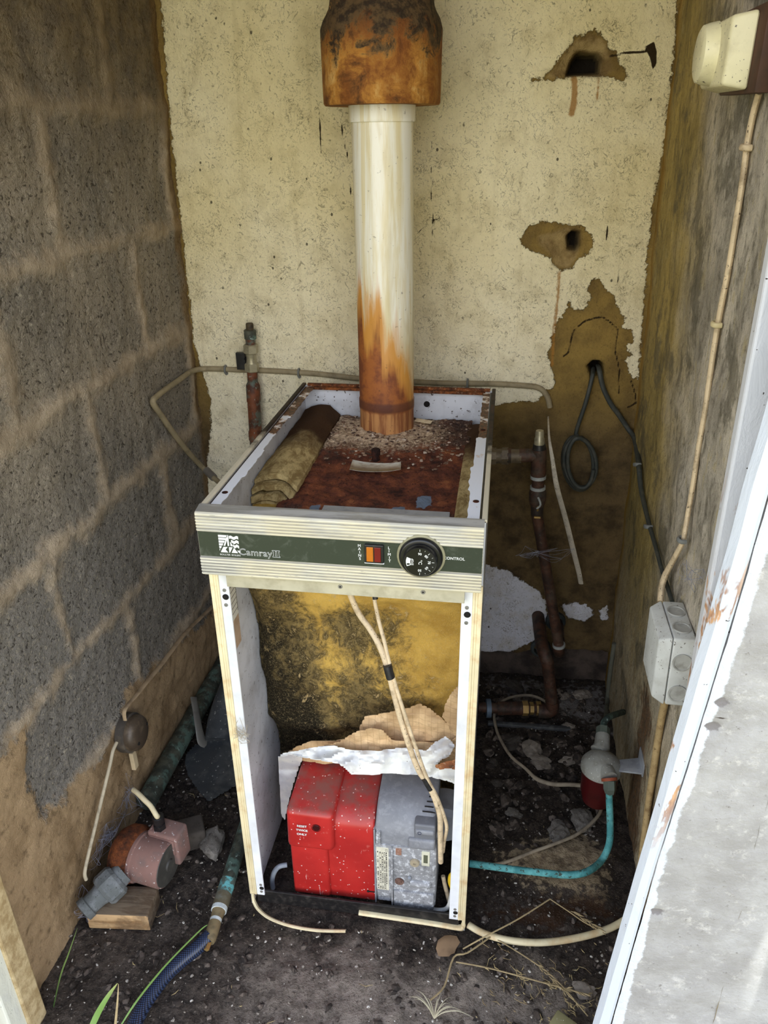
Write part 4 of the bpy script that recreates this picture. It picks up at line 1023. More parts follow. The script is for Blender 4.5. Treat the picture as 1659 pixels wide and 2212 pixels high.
mot = profile_body(RX1+0.002, GX1-0.004, prg, 0.005)
mc = mot.build('motor_cover', CASTU, burner, True)
G().box((RX1-0.0008, 0.0215, 0.016), (RX1+0.0022, 0.150, 0.205), 0.001).build('cover_gasket', GALV, burner)
prl = [(0.150, 0.016), (0.040, 0.016), (0.0260, 0.020), (0.0225, 0.06), (0.0210, 0.172), (0.040, 0.179), (0.150, 0.179)]
body = profile_body(RX1+0.001, GX1, prl, 0.004).build('casting', CASTL, burner, True)
# stepped recess in the motor cover, at its right
rx0, rx1 = 0.306, 0.3415
g = G().box((rx0, 0.0200, 0.196), (rx1+0.002, 0.060, 0.232), 0.004, 3); g.build('recess_back', simple('recess_grey', S(112, 114, 120), 0.5, 0, S(150, 150, 152), 0.3, 50), mc, True)
G().box((rx0-0.010, 0.0150, 0.1765), (rx1+0.002, 0.040, 0.200), 0.005, 3).build('lower_step', CASTU, mc, True)
G().box((rx0+0.002, 0.0165, 0.2115), (rx1, 0.050, 0.222), 0.0035, 3).build('lug', CASTU, mc, True)
q = P(905, 1771, 'y', 0.012); G().lathe([(0, 0.0034), (0.0006, 0.0034), (0.0006, 0.0027), (0.0001, 0.0027)], (rx0+0.010, 0.0165, 0.2165), (0, -1, 0), 20, False).build('stamped_ring', simple('blue_stamp', S(60, 66, 92), 0.5), mc)
g = G()
for k in range(4):
    zt = 0.2385+k*0.0022; yt = 0.046+k*0.0085
    g.tube([(0.3180+k*0.003, yt-0.0005, zt-0.0005+k*0.0012), (0.334, yt-0.0005, zt-0.0005+k*0.0012), (0.3395, yt+0.002, zt-0.004+k*0.0012)], 0.0011, 8)
g.build('vent_slots', HOLE, mc, True)
G().box((RX1+0.004, 0.0165, 0.176), (RX1+0.0125, 0.030, 0.206), 0.002, 2).build('latch', CASTL, body, True)
# rating plate
lx0, lx1, lz0, lz1 = 0.2385, 0.2605, 0.054, 0.166
lp = G().hexa([(lx0, 0.0222, lz0), (lx1, 0.0222, lz0), (lx1, 0.03, lz0), (lx0, 0.03, lz0)], [(lx0, 0.0204, lz1), (lx1, 0.0204, lz1), (lx1, 0.03, lz1), (lx0, 0.03, lz1)]).build('rating_plate', simple('yellowed_paper', S(220, 216, 196), 0.55, 0, S(180, 172, 146), 0.4, 60), body)
g = G(); yf = lambda z: 0.0222+(0.0204-0.0222)*(z-lz0)/(lz1-lz0)-0.0002
RR = random.Random(5)
for xx in (0.2435, 0.2475, 0.2515, 0.2555):
    g.prism([Vector((xx-0.00018, yf(lz0+0.001), lz0+0.001)), Vector((xx+0.00018, yf(lz0+0.001), lz0+0.001)), Vector((xx+0.00018, yf(lz1-0.012), lz1-0.012)), Vector((xx-0.00018, yf(lz1-0.012), lz1-0.012))], (0, -0.0001, 0))
for xx in (0.2410, 0.2455, 0.2495, 0.2535, 0.2568):
    z = lz0+0.003
    while z < lz1-0.013:
        L = RR.uniform(0.0012, 0.0045)
        if RR.random() < 0.8: g.prism([Vector((xx-0.0009, yf(z), z)), Vector((xx+0.0007, yf(z), z)), Vector((xx+0.0007, yf(z+L), z+L)), Vector((xx-0.0009, yf(z+L), z+L))], (0, -0.0001, 0))
        z += L+RR.uniform(0.0008, 0.003)
v, f = text_mesh('CE', 0.0062, lambda a, b: Vector((0.2570-b, yf(0.159), 0.1595+a))); g.add(v, f)
g.build('plate_print', simple('grey_print', S(70, 68, 64), 0.6), lp)
G().box((0.2655, 0.016, 0.018), (0.2685, 0.030, 0.172), 0.001).build('casting_rib', CASTL, body, True)
G().box((0.2690, 0.0175, 0.018), (0.3440, 0.040, 0.060), 0.003).build('pump_block', CASTL, body, True)
G().box((0.2690, 0.0205, 0.104), (0.3440, 0.040, 0.172), 0.003).build('pump_block', CASTL, body, True)
q = (0.3080, 0.0200, 0.1390)
G().lathe([(0, 0.0088), (0.003, 0.0086), (0.0042, 0.0078), (0.0044, 0.0026), (0.002, 0.0024), (0.002, 0.0)], q, (0, -1, 0), 32, False).build('nylon_knob', simple('amber_nylon', S(176, 164, 140), 0.35, 0, S(140, 124, 100), 0.4, 60), body, True)
sg = G().box((0.3200, 0.0190, 0.1330), (0.3345, 0.0215, 0.1690), 0.0008).build('sight_plate', simple('cream_plate', S(214, 212, 190), 0.5), body)
G().box((0.3235, 0.0184, 0.1410), (0.3310, 0.0195, 0.1610), 0.0004).build('sight_window', simple('murky_window', S(96, 98, 80), 0.2), sg)
G().box((0.2735, 0.0198, 0.1520), (0.2840, 0.0215, 0.1690), 0.0006).build('copper_stain', simple('rust_residue', S(146, 104, 84), 0.8, 0, S(190, 170, 160), 0.5, 200), body)
G().lathe([(0, 0.0075), (0.035, 0.0070), (0.037, 0.005)], (0.3000, 0.0225, 0.0830), (1, 0, 0), 20).build('valve_boss', CASTL, body, True)
G().lathe([(0, 0.0030), (0.0100, 0.0030)], (0.2985, 0.0205, 0.0900), (0, -0.3, 1), 12).build('bleed_screw', GALV, body, True)
G().lathe([(0, 0.0085), (0.0018, 0.0082)], (0.2800, 0.0215, 0.0830), (0, -1, 0), 20).build('rusty_port', rust_mat('port_rust', S(150, 120, 108), S(110, 84, 74), S(60, 46, 42), 120), body, True)
G().lathe([(0, 0.032), (0.01, 0.041), (0.06, 0.041)], (0.353, 0.10, 0.14), (0, 1, 0), 40).build('air_casing', simple('pale_shell', S(172, 176, 182), 0.5, 0, S(120, 120, 122), 0.4, 40), burner, True)

# ------------------------------------------------------------------ torn foil facing above the burner (crumpled, paper one side, foil other)
def px_sheet(name, poly, yfun, mat, parent, step=5, thick=0.0012, ax='y'):
    """Sheet cut to an outline, given its own depth, relief and thickness."""
    p = np.array(poly, float); xs = np.arange(p[:, 0].min()-step, p[:, 0].max()+step, step); ys = np.arange(p[:, 1].min()-step, p[:, 1].max()+step, step)
    U, V = np.meshgrid(xs, ys, indexing='ij'); d = sdf(p, U, V)
    bm = bmesh.new(); idx = {}
    def nearest(u, v):
        best = None; bd = 1e9
        for i in range(len(p)):
            a = p[i]; e = p[(i+1) % len(p)]-a; t = max(0, min(1, ((u-a[0])*e[0]+(v-a[1])*e[1])/max(e@e, 1e-9))); q = a+e*t
            dd = math.hypot(q[0]-u, q[1]-v)
            if dd < bd: bd, best = dd, q
        return best
    for i in range(len(xs)):
        for j in range(len(ys)):
            if d[i, j] <= step*0.72:
                u, v = xs[i], ys[j]
                if d[i, j] > 0: u, v = nearest(u, v)
                idx[i, j] = bm.verts.new(P(u, v, ax, yfun(u, v)))
    for i in range(len(xs)-1):
        for j in range(len(ys)-1):
            k = [(i, j), (i+1, j), (i+1, j+1), (i, j+1)]
            if all(q in idx for q in k) and sum(d[q] <= 0 for q in k) >= 2:
                bm.faces.new([idx[q] for q in k])
    for v_ in [v_ for v_ in bm.verts if not v_.link_faces]: bm.verts.remove(v_)
    bmesh.ops.recalc_face_normals(bm, faces=bm.faces)
    r = bmesh.ops.solidify(bm, geom=list(bm.faces), thickness=thick)
    g = G(); g.bm(bm); return g.build(name, mat, parent, True)
def crump(u, v, s, amp): return amp*mn.fractal(Vector((u/70.0+s, v/38.0, s)), 0.7, 2.2, 4)
def ridge(u, v, s, amp): return amp*abs(mn.noise(Vector((u/55.0+s, v/30.0+u/160.0, s*2))))
def tan_mat():
    M = Mat('scrim_backed_paper'); x = M.xyz(); n = M.noise(16, 4, 0.6)
    gx = M.ma('ABSOLUTE', M.ma('SUBTRACT', M.ma('FRACT', M.ma('MULTIPLY', x['X'], 90)), 0.5)); gz = M.ma('ABSOLUTE', M.ma('SUBTRACT', M.ma('FRACT', M.ma('MULTIPLY', M.ma('ADD', x['Z'], M.ma('MULTIPLY', x['X'], 0.12)), 90)), 0.5))
    ln = M.th(M.ma('MINIMUM', gx, gz), 0.07, 0.02)
    col = M.mix(M.th(n, 0.35, 0.65), S(222, 190, 146), S(184, 152, 112))
    col = M.mix(M.ma('MULTIPLY', ln, 0.35), col, S(150, 118, 82))
    col = M.mix(M.ma('MULTIPLY', M.th(M.noise(40, 5, 0.7), 0.55, 0.7), 0.4), col, S(120, 94, 66))
    return M.fin(col, 0.8, 0, M.bump(ln, 0.3, 0.001), 0.3)
def foil_mat():
    M = Mat('white_faced_paper'); n = M.noise(24, 5, 0.6); gx = M.noise(14, 3)
    col = M.mix(M.th(n, 0.35, 0.7), S(238, 238, 232), S(208, 210, 214))
    e = M.th(M.noise(9, 4), 0.66, 0.72)
    col = M.mix(M.ma('MULTIPLY', e, 0.6), col, S(196, 146, 96))
    col = M.mix(M.th(M.vor(60), 0.06, 0.04), col, S(70, 58, 48))
    return M.fin(col, 0.5, 0, M.bump(n, 0.3, 0.002), 0.4)
TANP, WHP = tan_mat(), foil_mat()
facing = thing('facing_sheet', 'torn crumpled paper sheet, white face and tan back, over the red burner', 'insulation facing', (0.22, 0.09, 0.25))
px_sheet('tan_back', [(690, 1612), (730, 1602), (768, 1580), (800, 1572), (828, 1576), (850, 1600), (885, 1600), (960, 1606), (990, 1590), (990, 1668), (930, 1640), (800, 1650), (700, 1640)], lambda u, v: 0.088+crump(u, v, 3, 0.009)+ridge(u, v, 1, 0.012), TANP, facing)
px_sheet('tan_back', [(612, 1630), (640, 1612), (672, 1600), (710, 1600), (745, 1596), (775, 1590), (775, 1640), (700, 1650), (640, 1640)], lambda u, v: 0.118+crump(u, v, 21, 0.006), TANP, facing)
px_sheet('tan_back', [(772, 1578), (788, 1547), (850, 1536), (876, 1530), (908, 1519), (930, 1530), (952, 1548), (975, 1572), (990, 1590), (990, 1640), (900, 1636), (850, 1606), (828, 1580)], lambda u, v: 0.108+crump(u, v, 6, 0.008)+ridge(u, v, 4, 0.014), TANP, facing)
px_sheet('tan_back', [(962, 1520), (975, 1495), (990, 1478), (992, 1600), (975, 1580), (955, 1548)], lambda u, v: 0.090+crump(u, v, 9, 0.008), TANP, facing)
px_sheet('white_face', [(602, 1632), (612, 1626), (640, 1622), (690, 1612), (722, 1610), (760, 1620), (815, 1622), (858, 1616), (890, 1616), (920, 1622), (938, 1604), (962, 1590), (972, 1597), (984, 1610), (972, 1632), (955, 1640), (945, 1650), (988, 1662), (990, 1695), (950, 1683), (905, 1674), (870, 1672), (834, 1670), (800, 1674), (758, 1672), (745, 1660), (733, 1650), (690, 1643), (660, 1638), (630, 1630), (612, 1634)],
         lambda u, v: 0.050+crump(u, v, 12, 0.008)+ridge(u, v, 8, 0.018)+0.030*max(0, (1650-v)/45.0), WHP, facing, 4)
px_sheet('white_face', [(601, 1634), (614, 1626), (655, 1636), (645, 1660), (632, 1700), (622, 1740), (616, 1772), (608, 1760), (604, 1700)], lambda u, v: 0.130+crump(u, v, 15, 0.006)-0.03*max(0, (1660-v)/30.0), WHP, facing, 4)
px_sheet('torn_flap', [(936, 1655), (962, 1646), (988, 1640), (990, 1664), (968, 1660), (950, 1663)], lambda u, v: 0.036+crump(u, v, 19, 0.005), rust_mat('rust_stained_paper', S(186, 128, 84), S(146, 92, 60), S(96, 66, 48), 50, S(232, 226, 214)), facing, 4)

# ------------------------------------------------------------------ burner leads: two white cables taped together
cab = thing('cable', 'pair of aged white burner leads taped together, hanging in front of the burner', 'cable', (0.28, 0.02, 0.10))
y1 = lambda pts: [P(a, b, 'y', y) for a, b, y in pts]
G().tube(y1([(752, 1262, 0.06), (757, 1285, 0.055), (775, 1325, 0.05), (800, 1360, 0.04), (820, 1396, 0.03), (836, 1440, 0.022), (850, 1495, 0.018), (866, 1555, 0.016), (887, 1620, 0.014), (905, 1665, 0.014), (922, 1690, 0.014), (938, 1722, 0.012), (950, 1762, 0.013), (951, 1800, 0.018), (952, 1862, 0.026)]), 0.0048, 12, True, 1, None, 5).build('lead', CABLE, cab, True)
G().tube(y1([(806, 1270, 0.06), (809, 1296, 0.055), (818, 1340, 0.045), (830, 1385, 0.034), (843, 1440, 0.022), (859, 1495, 0.016), (878, 1555, 0.012), (900, 1620, 0.010), (916, 1665, 0.010), (927, 1690, 0.010), (944, 1722, 0.012), (960, 1765, 0.016), (965, 1790, 0.020), (960, 1815, 0.026), (957, 1840, 0.034)]), 0.0032, 12, True, 1, None, 5).build('lead', CABLE, cab, True)
G().tube(y1([(806, 1262, 0.06), (809, 1278, 0.057), (811, 1294, 0.054)]), 0.0044, 12).build('sleeve', BLACKP, cab, True)
G().tube(y1([(836.5, 1436, 0.020), (840, 1450, 0.018), (844, 1464, 0.016)]), 0.0092, 16, True, 0.75).build('tape', TAPE, cab, True)
G().tube(y1([(917, 1680, 0.012), (925, 1694, 0.012), (930, 1703, 0.012)]), 0.0072, 16, True, 0.8).build('tape', TAPE, cab, True)

# fuel tube with a yellow connector, and the grey hose at the burner's left
fl_ = thing('fuel_tube', 'white bent tube with a yellow connector beside the burner', 'tube', (0.36, 0.03, 0.01))
G().tube(y1([(978, 1915, 0.020), (975, 1935, 0.022), (970, 1955, 0.024), (962, 1964, 0.026), (945, 1966, 0.030), (915, 1960, 0.034), (880, 1950, 0.040)]), 0.0042, 12, True, 1, None, 5).build('tube_run', simple('white_tube', S(226, 226, 220), 0.4, 0, S(150, 156, 176), 0.5, 40), fl_, True)
G().tube(y1([(982, 1884, 0.022), (976, 1893, 0.021), (974, 1905, 0.020), (978, 1921, 0.020)]), [0.0030, 0.0075, 0.0072, 0.0050], 10, True, 0.8, None, 3).build('connector', simple('yellow_plastic', S(236, 196, 32), 0.4), fl_, True)
ob = G().tube(y1([(620, 1868, 0.05), (603, 1872, 0.045), (592, 1885, 0.04), (588, 1905, 0.04), (592, 1925, 0.04), (602, 1940, 0.042)]), 0.0048, 12, True, 1, None, 5).build('fuel_hose', simple('grey_rubber_hose', S(142, 150, 160), 0.5, 0, S(90, 94, 100), 0.5, 40), None, True)
tag(ob, 'grey hose curling out at the left of the red burner', 'hose')
ob = G().tube(y1([(957, 1892, 0.06), (962, 1915, 0.055), (970, 1945, 0.05), (975, 1962, 0.05)]), 0.0040, 10, True, 1, None, 4).build('cable', CABLE, None, True)
tag(ob, 'short dusty cable end behind the yellow connector', 'cable')

# ------------------------------------------------------------------ flue
FX, FY, FR = 0.1895, 0.530, 0.0540
def flue_mat():
    M = Mat('rust_run_white_pipe'); x = M.xyz()
    st = M.noise(60, 5, 0.65, 0.25, M.stretch((1, 1, 0.07))); st2 = M.noise(30, 4, 0.6, 0.3, M.stretch((1, 1, 0.10))); n = M.noise(30, 5, 0.65)
    col = M.mix(M.th(st, 0.40, 0.65), S(246, 243, 228), S(230, 218, 180))
    col = M.mix(M.ma('MULTIPLY', M.th(st2, 0.54, 0.66), 0.5), col, S(206, 190, 142))
    k = M.ma('ADD', x['Z'], M.ma('ADD', M.ma('MULTIPLY', M.ma('SUBTRACT', st2, 0.5), 0.42), M.ma('MULTIPLY', x['X'], 1.0)))      # height above the flue foot
    col = M.mix(M.th(k, 0.285, 0.20), col, S(206, 146, 66))
    col = M.mix(M.th(k, 0.195, 0.12), col, M.mix(M.th(n, 0.4, 0.62), S(158, 92, 38), S(118, 62, 30)))
    runs = M.ma('MULTIPLY', M.th(M.noise(48, 2, 0.5, 0.4, M.stretch((1, 1, 0.03))), 0.62, 0.66), M.th(x['Z'], 0.06, 0.1))
    col = M.mix(M.ma('MULTIPLY', runs, 0.75), col, S(230, 216, 172))
    band = M.th(M.ma('ABSOLUTE', M.ma('SUBTRACT', x['Z'], 0.050)), 0.012, 0.006)
    col = M.mix(M.ma('MULTIPLY', band, 0.75), col, S(84, 46, 32))
    foot = M.th(x['Z'], 0.044, 0.036)
    col = M.mix(foot, col, M.mix(M.th(st, 0.42, 0.60), S(196, 140, 84), S(140, 84, 46)))
    col = M.mix(M.ma('MULTIPLY', M.th(M.noise(110, 4, 0.7), 0.64, 0.70), 0.5), col, S(70, 50, 32))
    return M.fin(col, M.ma('ADD', 0.22, M.ma('MULTIPLY', M.th(k, 0.25, 0.15), 0.5)), 0, M.bump(M.ma('ADD', st, M.ma('MULTIPLY', n, 0.5)), 0.18, 0.002), 0.5)
pts = []
zb = 0.778
ring = []
flue = G()
prf = [(-0.006, FR), (0.036, FR), (0.040, FR+0.0012), (0.056, FR+0.0014), (0.060, FR), (0.20, FR), (0.40, FR), (0.548, FR), (0.5485, FR+0.0035), (0.552, FR+0.0042), (0.60, FR+0.0042), (0.70, FR+0.0042)]
V_ = []; Fq = []; n = 64
for h, r in prf:
    for k in range(n):
        a = 2*math.pi*k/n; rr = r+0.0006*mn.noise(Vector((math.cos(a)*3, math.sin(a)*3, h*6)))
        V_.append((FX+rr*math.cos(a)-0.010*h, FY+rr*math.sin(a)+0.030*h, zb+h+(0.004*mn.noise(Vector((math.cos(a)*4, math.sin(a)*4, 2))) if h < 0 else 0)))
for i in range(len(prf)-1):
    for k in range(n): Fq.append((i*n+k, i*n+(k+1) % n, (i+1)*n+(k+1) % n, (i+1)*n+k))
Fq += [tuple(range(n-1, -1, -1)), tuple((len(prf)-1)*n+k for k in range(n))]
fo = mesh_obj('flue_pipe', V_, Fq, flue_mat(), None, False, None, (FX, FY, zb))
fo.data.polygons.foreach_set('use_smooth', [True]*len(fo.data.polygons)); fo.data.set_sharp_from_angle(angle=math.radians(40))
tag(fo, 'glossy white vertical flue pipe, rust-stained at its foot', 'flue pipe')

def collar_mat():
    M = Mat('rust_brown_collar'); x = M.xyz(); a = M.noise(20, 6, 0.72, 0.4); b = M.noise(60, 5, 0.7); st = M.noise(26, 4, 0.6, 0.3, M.stretch((1, 1, 0.2)))
    col = M.ramp(a, [(0.32, S(70, 46, 26)), (0.43, S(136, 86, 38)), (0.55, S(184, 128, 56)), (0.66, S(204, 160, 92))])
    col = M.mix(M.ma('MULTIPLY', M.th(st, 0.46, 0.60), 0.5), col, S(120, 66, 24))
    k = M.ma('ADD', x['Z'], M.ma('MULTIPLY', M.ma('SUBTRACT', a, 0.5), 0.24))
    soot = M.ma('MULTIPLY', M.th(k, 0.078, 0.108), M.th(k, 0.176, 0.162))
    col = M.mix(soot, col, M.mix(M.th(b, 0.4, 0.62), S(92, 72, 46), S(44, 34, 24)))
    col = M.mix(M.ma('MULTIPLY', M.th(b, 0.58, 0.70), 0.5), col, S(74, 46, 22))
    col = M.mix(M.th(M.noise(18, 5, 0.7, 0.4, M.stretch((1, 1, 0.6))), 0.715, 0.73), col, S(226, 208, 168))
    return M.fin(col, 0.82, 0, M.bump(M.ma('ADD', a, b), 0.7, 0.004), 0.3)
CX, CY, CZ = FX-0.0059, FY+0.0177, 1.352
V_ = []; Fq = []; n = 72
prf = [(0.0, 0.0590), (0.0, 0.0985), (0.003, 0.1005), (0.030, 0.1008), (0.080, 0.1012), (0.112, 0.1010), (0.124, 0.0975), (0.140, 0.0890), (0.158, 0.0845), (0.175, 0.0835), (0.35, 0.0830), (0.60, 0.0830)]
for h, r in prf:
    for k in range(n):
        a = 2*math.pi*k/n; u = Vector((math.cos(a)*2.2, math.sin(a)*2.2, h*12)); rough = 0.004 if 0.105 < h < 0.17 else 0.0012
        rr = r+rough*mn.fractal(u*2, 0.8, 2, 3)
        V_.append((CX+rr*math.cos(a), CY+rr*math.sin(a), CZ+h+(0.004*mn.noise(u*1.5) if 0.1 < h < 0.2 else 0)))
for i in range(len(prf)-1):
    for k in range(n): Fq.append((i*n+k, i*n+(k+1) % n, (i+1)*n+(k+1) % n, (i+1)*n+k))
fc = mesh_obj('flue_collar', V_, Fq, collar_mat(), None, True, None, (CX, CY, CZ)); fc.data.set_sharp_from_angle(angle=math.radians(50))
tag(fc, 'thick rusted collar pipe coming down around the top of the flue', 'pipe collar')

# ------------------------------------------------------------------ left side of the shed
GRN = copper_mat('verdigris_copper', None, 0.75, S(84, 86, 74), S(52, 56, 50)); CU = copper_mat('brown_copper', None, 0.25); CUG = copper_mat('patchy_copper', None, 0.55, S(122, 70, 44), S(74, 46, 34))
CHR = simple('dull_chrome_brass', S(176, 168, 140), 0.35, 0.4, S(96, 90, 72), 0.5, 80, 0.1)

# capped pipe with an isolating valve, behind the boiler on the left
def vpipe(p_bot, p_top, secs, parent):
    """secs: name, material, list of (fraction, radius), number of sides."""
    d = Vector(p_top)-Vector(p_bot)
    for nm, mt, pr_, n in secs:
        G().tube([Vector(p_bot)+d*t for t, r in pr_], [r for t, r in pr_], n).build(nm, mt, parent, n > 8)
bot, top = P(556, 1010, 'y', 0.715), P(539, 698, 'y', 0.715)
lp_ = thing('copper_pipe', 'capped copper pipe with a brass valve rising behind the left of the boiler', 'pipe', (bot.x, bot.y, -0.002))
fr_ = lambda py: (1010-py)/312.0
r28, r22 = 0.0150, 0.0118
G().tube([(bot.x-0.006, bot.y, -0.002), bot, bot.lerp(top, fr_(930))], r28, 18).build('pipe_length', CUG, lp_, True)
vpipe(bot, top, [
    ('coupling', CUG, [(fr_(945), r28+0.0016), (fr_(926), r28+0.0016)], 18), ('pipe_length', CUG, [(fr_(932), r28), (fr_(856), r28)], 18),
    ('coupling', CUG, [(fr_(860), r28+0.0014), (fr_(826), r28+0.0012), (fr_(818), r22)], 18), ('pipe_length', CUG, [(fr_(822), r22), (fr_(792), r22)], 18),
    ('compression_nut', CHR, [(fr_(796), 0.0150), (fr_(794), 0.0166), (fr_(781), 0.0166), (fr_(779), 0.0150)], 6),
    ('valve_body', CHR, [(fr_(780), 0.0128), (fr_(772), 0.0112), (fr_(764), 0.0112), (fr_(758), 0.0128)], 18),
    ('compression_nut', CHR, [(fr_(759), 0.0150), (fr_(757), 0.0170), (fr_(742), 0.0170), (fr_(740), 0.0145)], 6),
    ('pipe_length', CUG, [(fr_(741), 0.0112), (fr_(726), 0.0112)], 18), ('end_cap', GRN, [(fr_(729), 0.0135), (fr_(713), 0.0140), (fr_(711), 0.0120)], 18),
    ('cap_spigot', rust_mat('dark_bronze', S(84, 72, 52), S(58, 50, 38), S(38, 34, 28), 90, None, 0.6, 0.2), [(fr_(713), 0.0082), (fr_(700), 0.0086), (fr_(698), 0.0074)], 14)], lp_)
q = P(512, 778, 'y', 0.722)
G().box((P(511, 770, 'y', 0.722).x, 0.716, P(511, 797, 'y', 0.722).z), (P(530, 770, 'y', 0.722).x, 0.727, P(520, 761, 'y', 0.722).z), 0.001).tube([P(528, 775, 'y', 0.72), P(540, 774, 'y', 0.715)], 0.004, 8).build('valve_lever', BLACKP, lp_)

# grey cable round the left wall and across the rear wall, with its clips
GCAB = simple('dusty_grey_cable', S(156, 142, 112), 0.7, 0, S(104, 92, 68), 0.6, 50, 0.2)
wy = YB-0.006; wl = lambda px, py: P(px, py, 'x', xL(0.6, 0.7)+0.0085)
c1 = [(468, 1040, -0.262), ]
pts = [P(1188, 880, 'y', wy), P(1182, 856, 'y', wy), P(1164, 838, 'y', wy), P(1130, 833, 'y', wy), P(1060, 829, 'y', wy), P(960, 828, 'y', wy), P(880, 824, 'y', wy), P(780, 818, 'y', wy), P(690, 808, 'y', wy), P(620, 803, 'y', wy), P(560, 800, 'y', wy), P(520, 799, 'y', wy), P(470, 797, 'y', wy), P(438, 797, 'y', wy-0.004)]
lw_pts = [wl(412, 803), wl(385, 822), wl(352, 845), wl(332, 862)]
tail = [wl(331, 872), wl(350, 900), wl(378, 940), wl(408, 978)]
gc = thing('wall_cable', 'dusty grey cable running round the left corner and across the rear wall', 'cable', (0.0, wy, 0.50))
e_ = P(462, 1032, 'y', 0.66); e2 = P(520, 1085, 'y', 0.60)
G().tube(pts+lw_pts, 0.0062, 10, True, 1, None, 4).build('cable_run', GCAB, gc, True)
G().tube(lw_pts[-1:]+tail+[P(436, 1008, 'y', 0.70), e_, P(500, 1066, 'y', 0.62), (-0.075, 0.585, 0.47), (-0.001, 0.575, 0.44)], 0.0062, 10, True, 1, None, 4).build('cable_run', GCAB, gc, True)
G().tube([P(446, 1016, 'y', 0.685), P(462, 1032, 'y', 0.66)], 0.0092, 12).build('cable_gland', simple('grey_gland', S(118, 112, 104), 0.6), gc, True)
CLIP = simple('grey_cable_clip', S(120, 122, 120), 0.5, 0, S(84, 82, 76), 0.5, 80)
def clip(p, t, r, wall_n, mat=CLIP, parent=gc):
    t = Vector(t).normalized(); nrm_ = Vector(wall_n); b = t.cross(nrm_).normalized()
    g = G(); path = [p-b*r*1.05-nrm_*r*0.6, p-b*r*1.15+nrm_*r*0.6, p-b*r*0.5+nrm_*r*1.25, p+b*r*0.5+nrm_*r*1.25, p+b*r*1.15+nrm_*r*0.6, p+b*r*1.05-nrm_*r*0.6]
    g.tube(path, r*0.42, 8, True, 1.6, None, 2); g.lathe([(0, r*0.55), (r*0.9, r*0.5), (r*1.0, r*0.25)], p+b*r*1.7-nrm_*r*0.7, nrm_, 12)
    return g.build('cable_clip', mat, parent, True)
for px, py in ((488, 798), (646, 805), (1010, 828)):
    clip(P(px, py, 'y', wy), (1, 0, 0), 0.0062, (0, -1, 0))

# flat strip of cable on the left wall down to the round box, and the tail below it
ob = G().tube([wl(470, 1300), wl(430, 1338), wl(400, 1368), wl(372, 1404), wl(346, 1438), wl(318, 1472), wl(296, 1500), wl(274, 1526), wl(268, 1540), wl(270, 1556)], [0.0058]*5+[0.0056, 0.005, 0.0045, 0.0042, 0.004], 10, True, 0.45, (0, 0.7, 0.7), 4).build('cable', simple('tan_taped_cable', S(176, 152, 120), 0.75, 0, S(104, 84, 62), 0.6, 40, 0.2), None, True)
tag(ob, 'flat tan cable slanting down the left wall to the round box', 'cable')
bxp = wl(281, 1582); rb = thing('junction_box', 'small round dark brown junction box on the left wall', 'junction box', (bxp.x, bxp.y, bxp.z-0.04))
BAKE = simple('brown_bakelite', S(74, 62, 50), 0.45, 0, S(128, 112, 92), 0.5, 50, 0.1)
ax_ = Vector((1, -0.05, 0.10))
G().lathe([(-0.010, 0.040), (0.006, 0.040), (0.007, 0.037)], bxp, ax_, 36).build('base_plate', simple('dusty_dark_base', S(70, 64, 58), 0.7, 0, S(120, 108, 92), 0.6, 40), rb, True)
G().lathe([(0.006, 0.036), (0.016, 0.036), (0.022, 0.033), (0.026, 0.026), (0.028, 0.012), (0.028, 0.0)], bxp, ax_, 40, False).build('round_lid', BAKE, rb, True)
for dy, dz_ in ((0.022, 0.006), (-0.020, -0.008)): G().lathe([(0, 0.0038), (0.0014, 0.0034), (0.0014, 0.0)], bxp+Vector((0.0262, dy, dz_)), ax_, 12, False).build('lid_screw', HOLE, rb, True)
G().box(wl(284, 1650)+Vector((0.001, -0.005, -0.012)), wl(284, 1640)+Vector((0.010, 0.006, 0.022)), 0.001).build('cable_stub', simple('pale_wood_stub', S(206, 186, 150), 0.7), rb)
ob = G().tube([wl(252, 1604), wl(244, 1622), wl(238, 1650), wl(226, 1700), wl(214, 1750), wl(202, 1800), wl(190, 1850), wl(183, 1885), wl(186, 1900)], 0.0034, 10, True, 1, None, 5).build('cable', simple('thin_pale_cable', S(196, 184, 158), 0.7, 0, S(120, 108, 90), 0.6, 60, 0.1), None, True)
tag(ob, 'thin pale cable hanging from the round box down the left wall', 'cable')

# ---- circulating pump on its side
A = P(262, 1838, 'z', 0.066); Bp = P(364, 1868, 'z', 0.064); ax_ = (Bp-A).normalized()
pump = thing('circulating_pump', 'pink-grey circulating pump lying on its side, rusty behind, by the left wall', 'pump', (A.x, A.y, 0.0))
PINK = simple('faded_pink_casting', S(140, 108, 100), 0.85, 0, S(116, 100, 96), 0.85, 30, 0.3, 0.2, S(196, 188, 186))
RCAST = rust_mat('rusty_pump_casting', S(122, 68, 36), S(90, 50, 30), S(50, 34, 26), 60)
L_ = (Bp-A).length
G().lathe([(-0.004, 0.030), (0.0, 0.045), (0.012, 0.054), (0.030, 0.056), (0.040, 0.050), (0.042, 0.043)], A, ax_, 40).build('volute', RCAST, pump, True)
G().lathe([(0.036, 0.0465), (0.040, 0.0475), (0.046, 0.0475), (0.048, 0.0445), (L_-0.006, 0.0445), (L_-0.001, 0.0430), (L_, 0.0415)], A, ax_, 48).build('motor_body', PINK, pump, True)
G().lathe([(L_-0.0005, 0.0412), (L_+0.0012, 0.0405), (L_+0.0016, 0.012), (L_+0.0050, 0.011), (L_+0.0052, 0.0)], A, ax_, 40, False).build('end_plate', simple('sooty_end_plate', S(66, 64, 60), 0.6, 0, S(104, 100, 92), 0.5, 40, 0.1), pump, True)
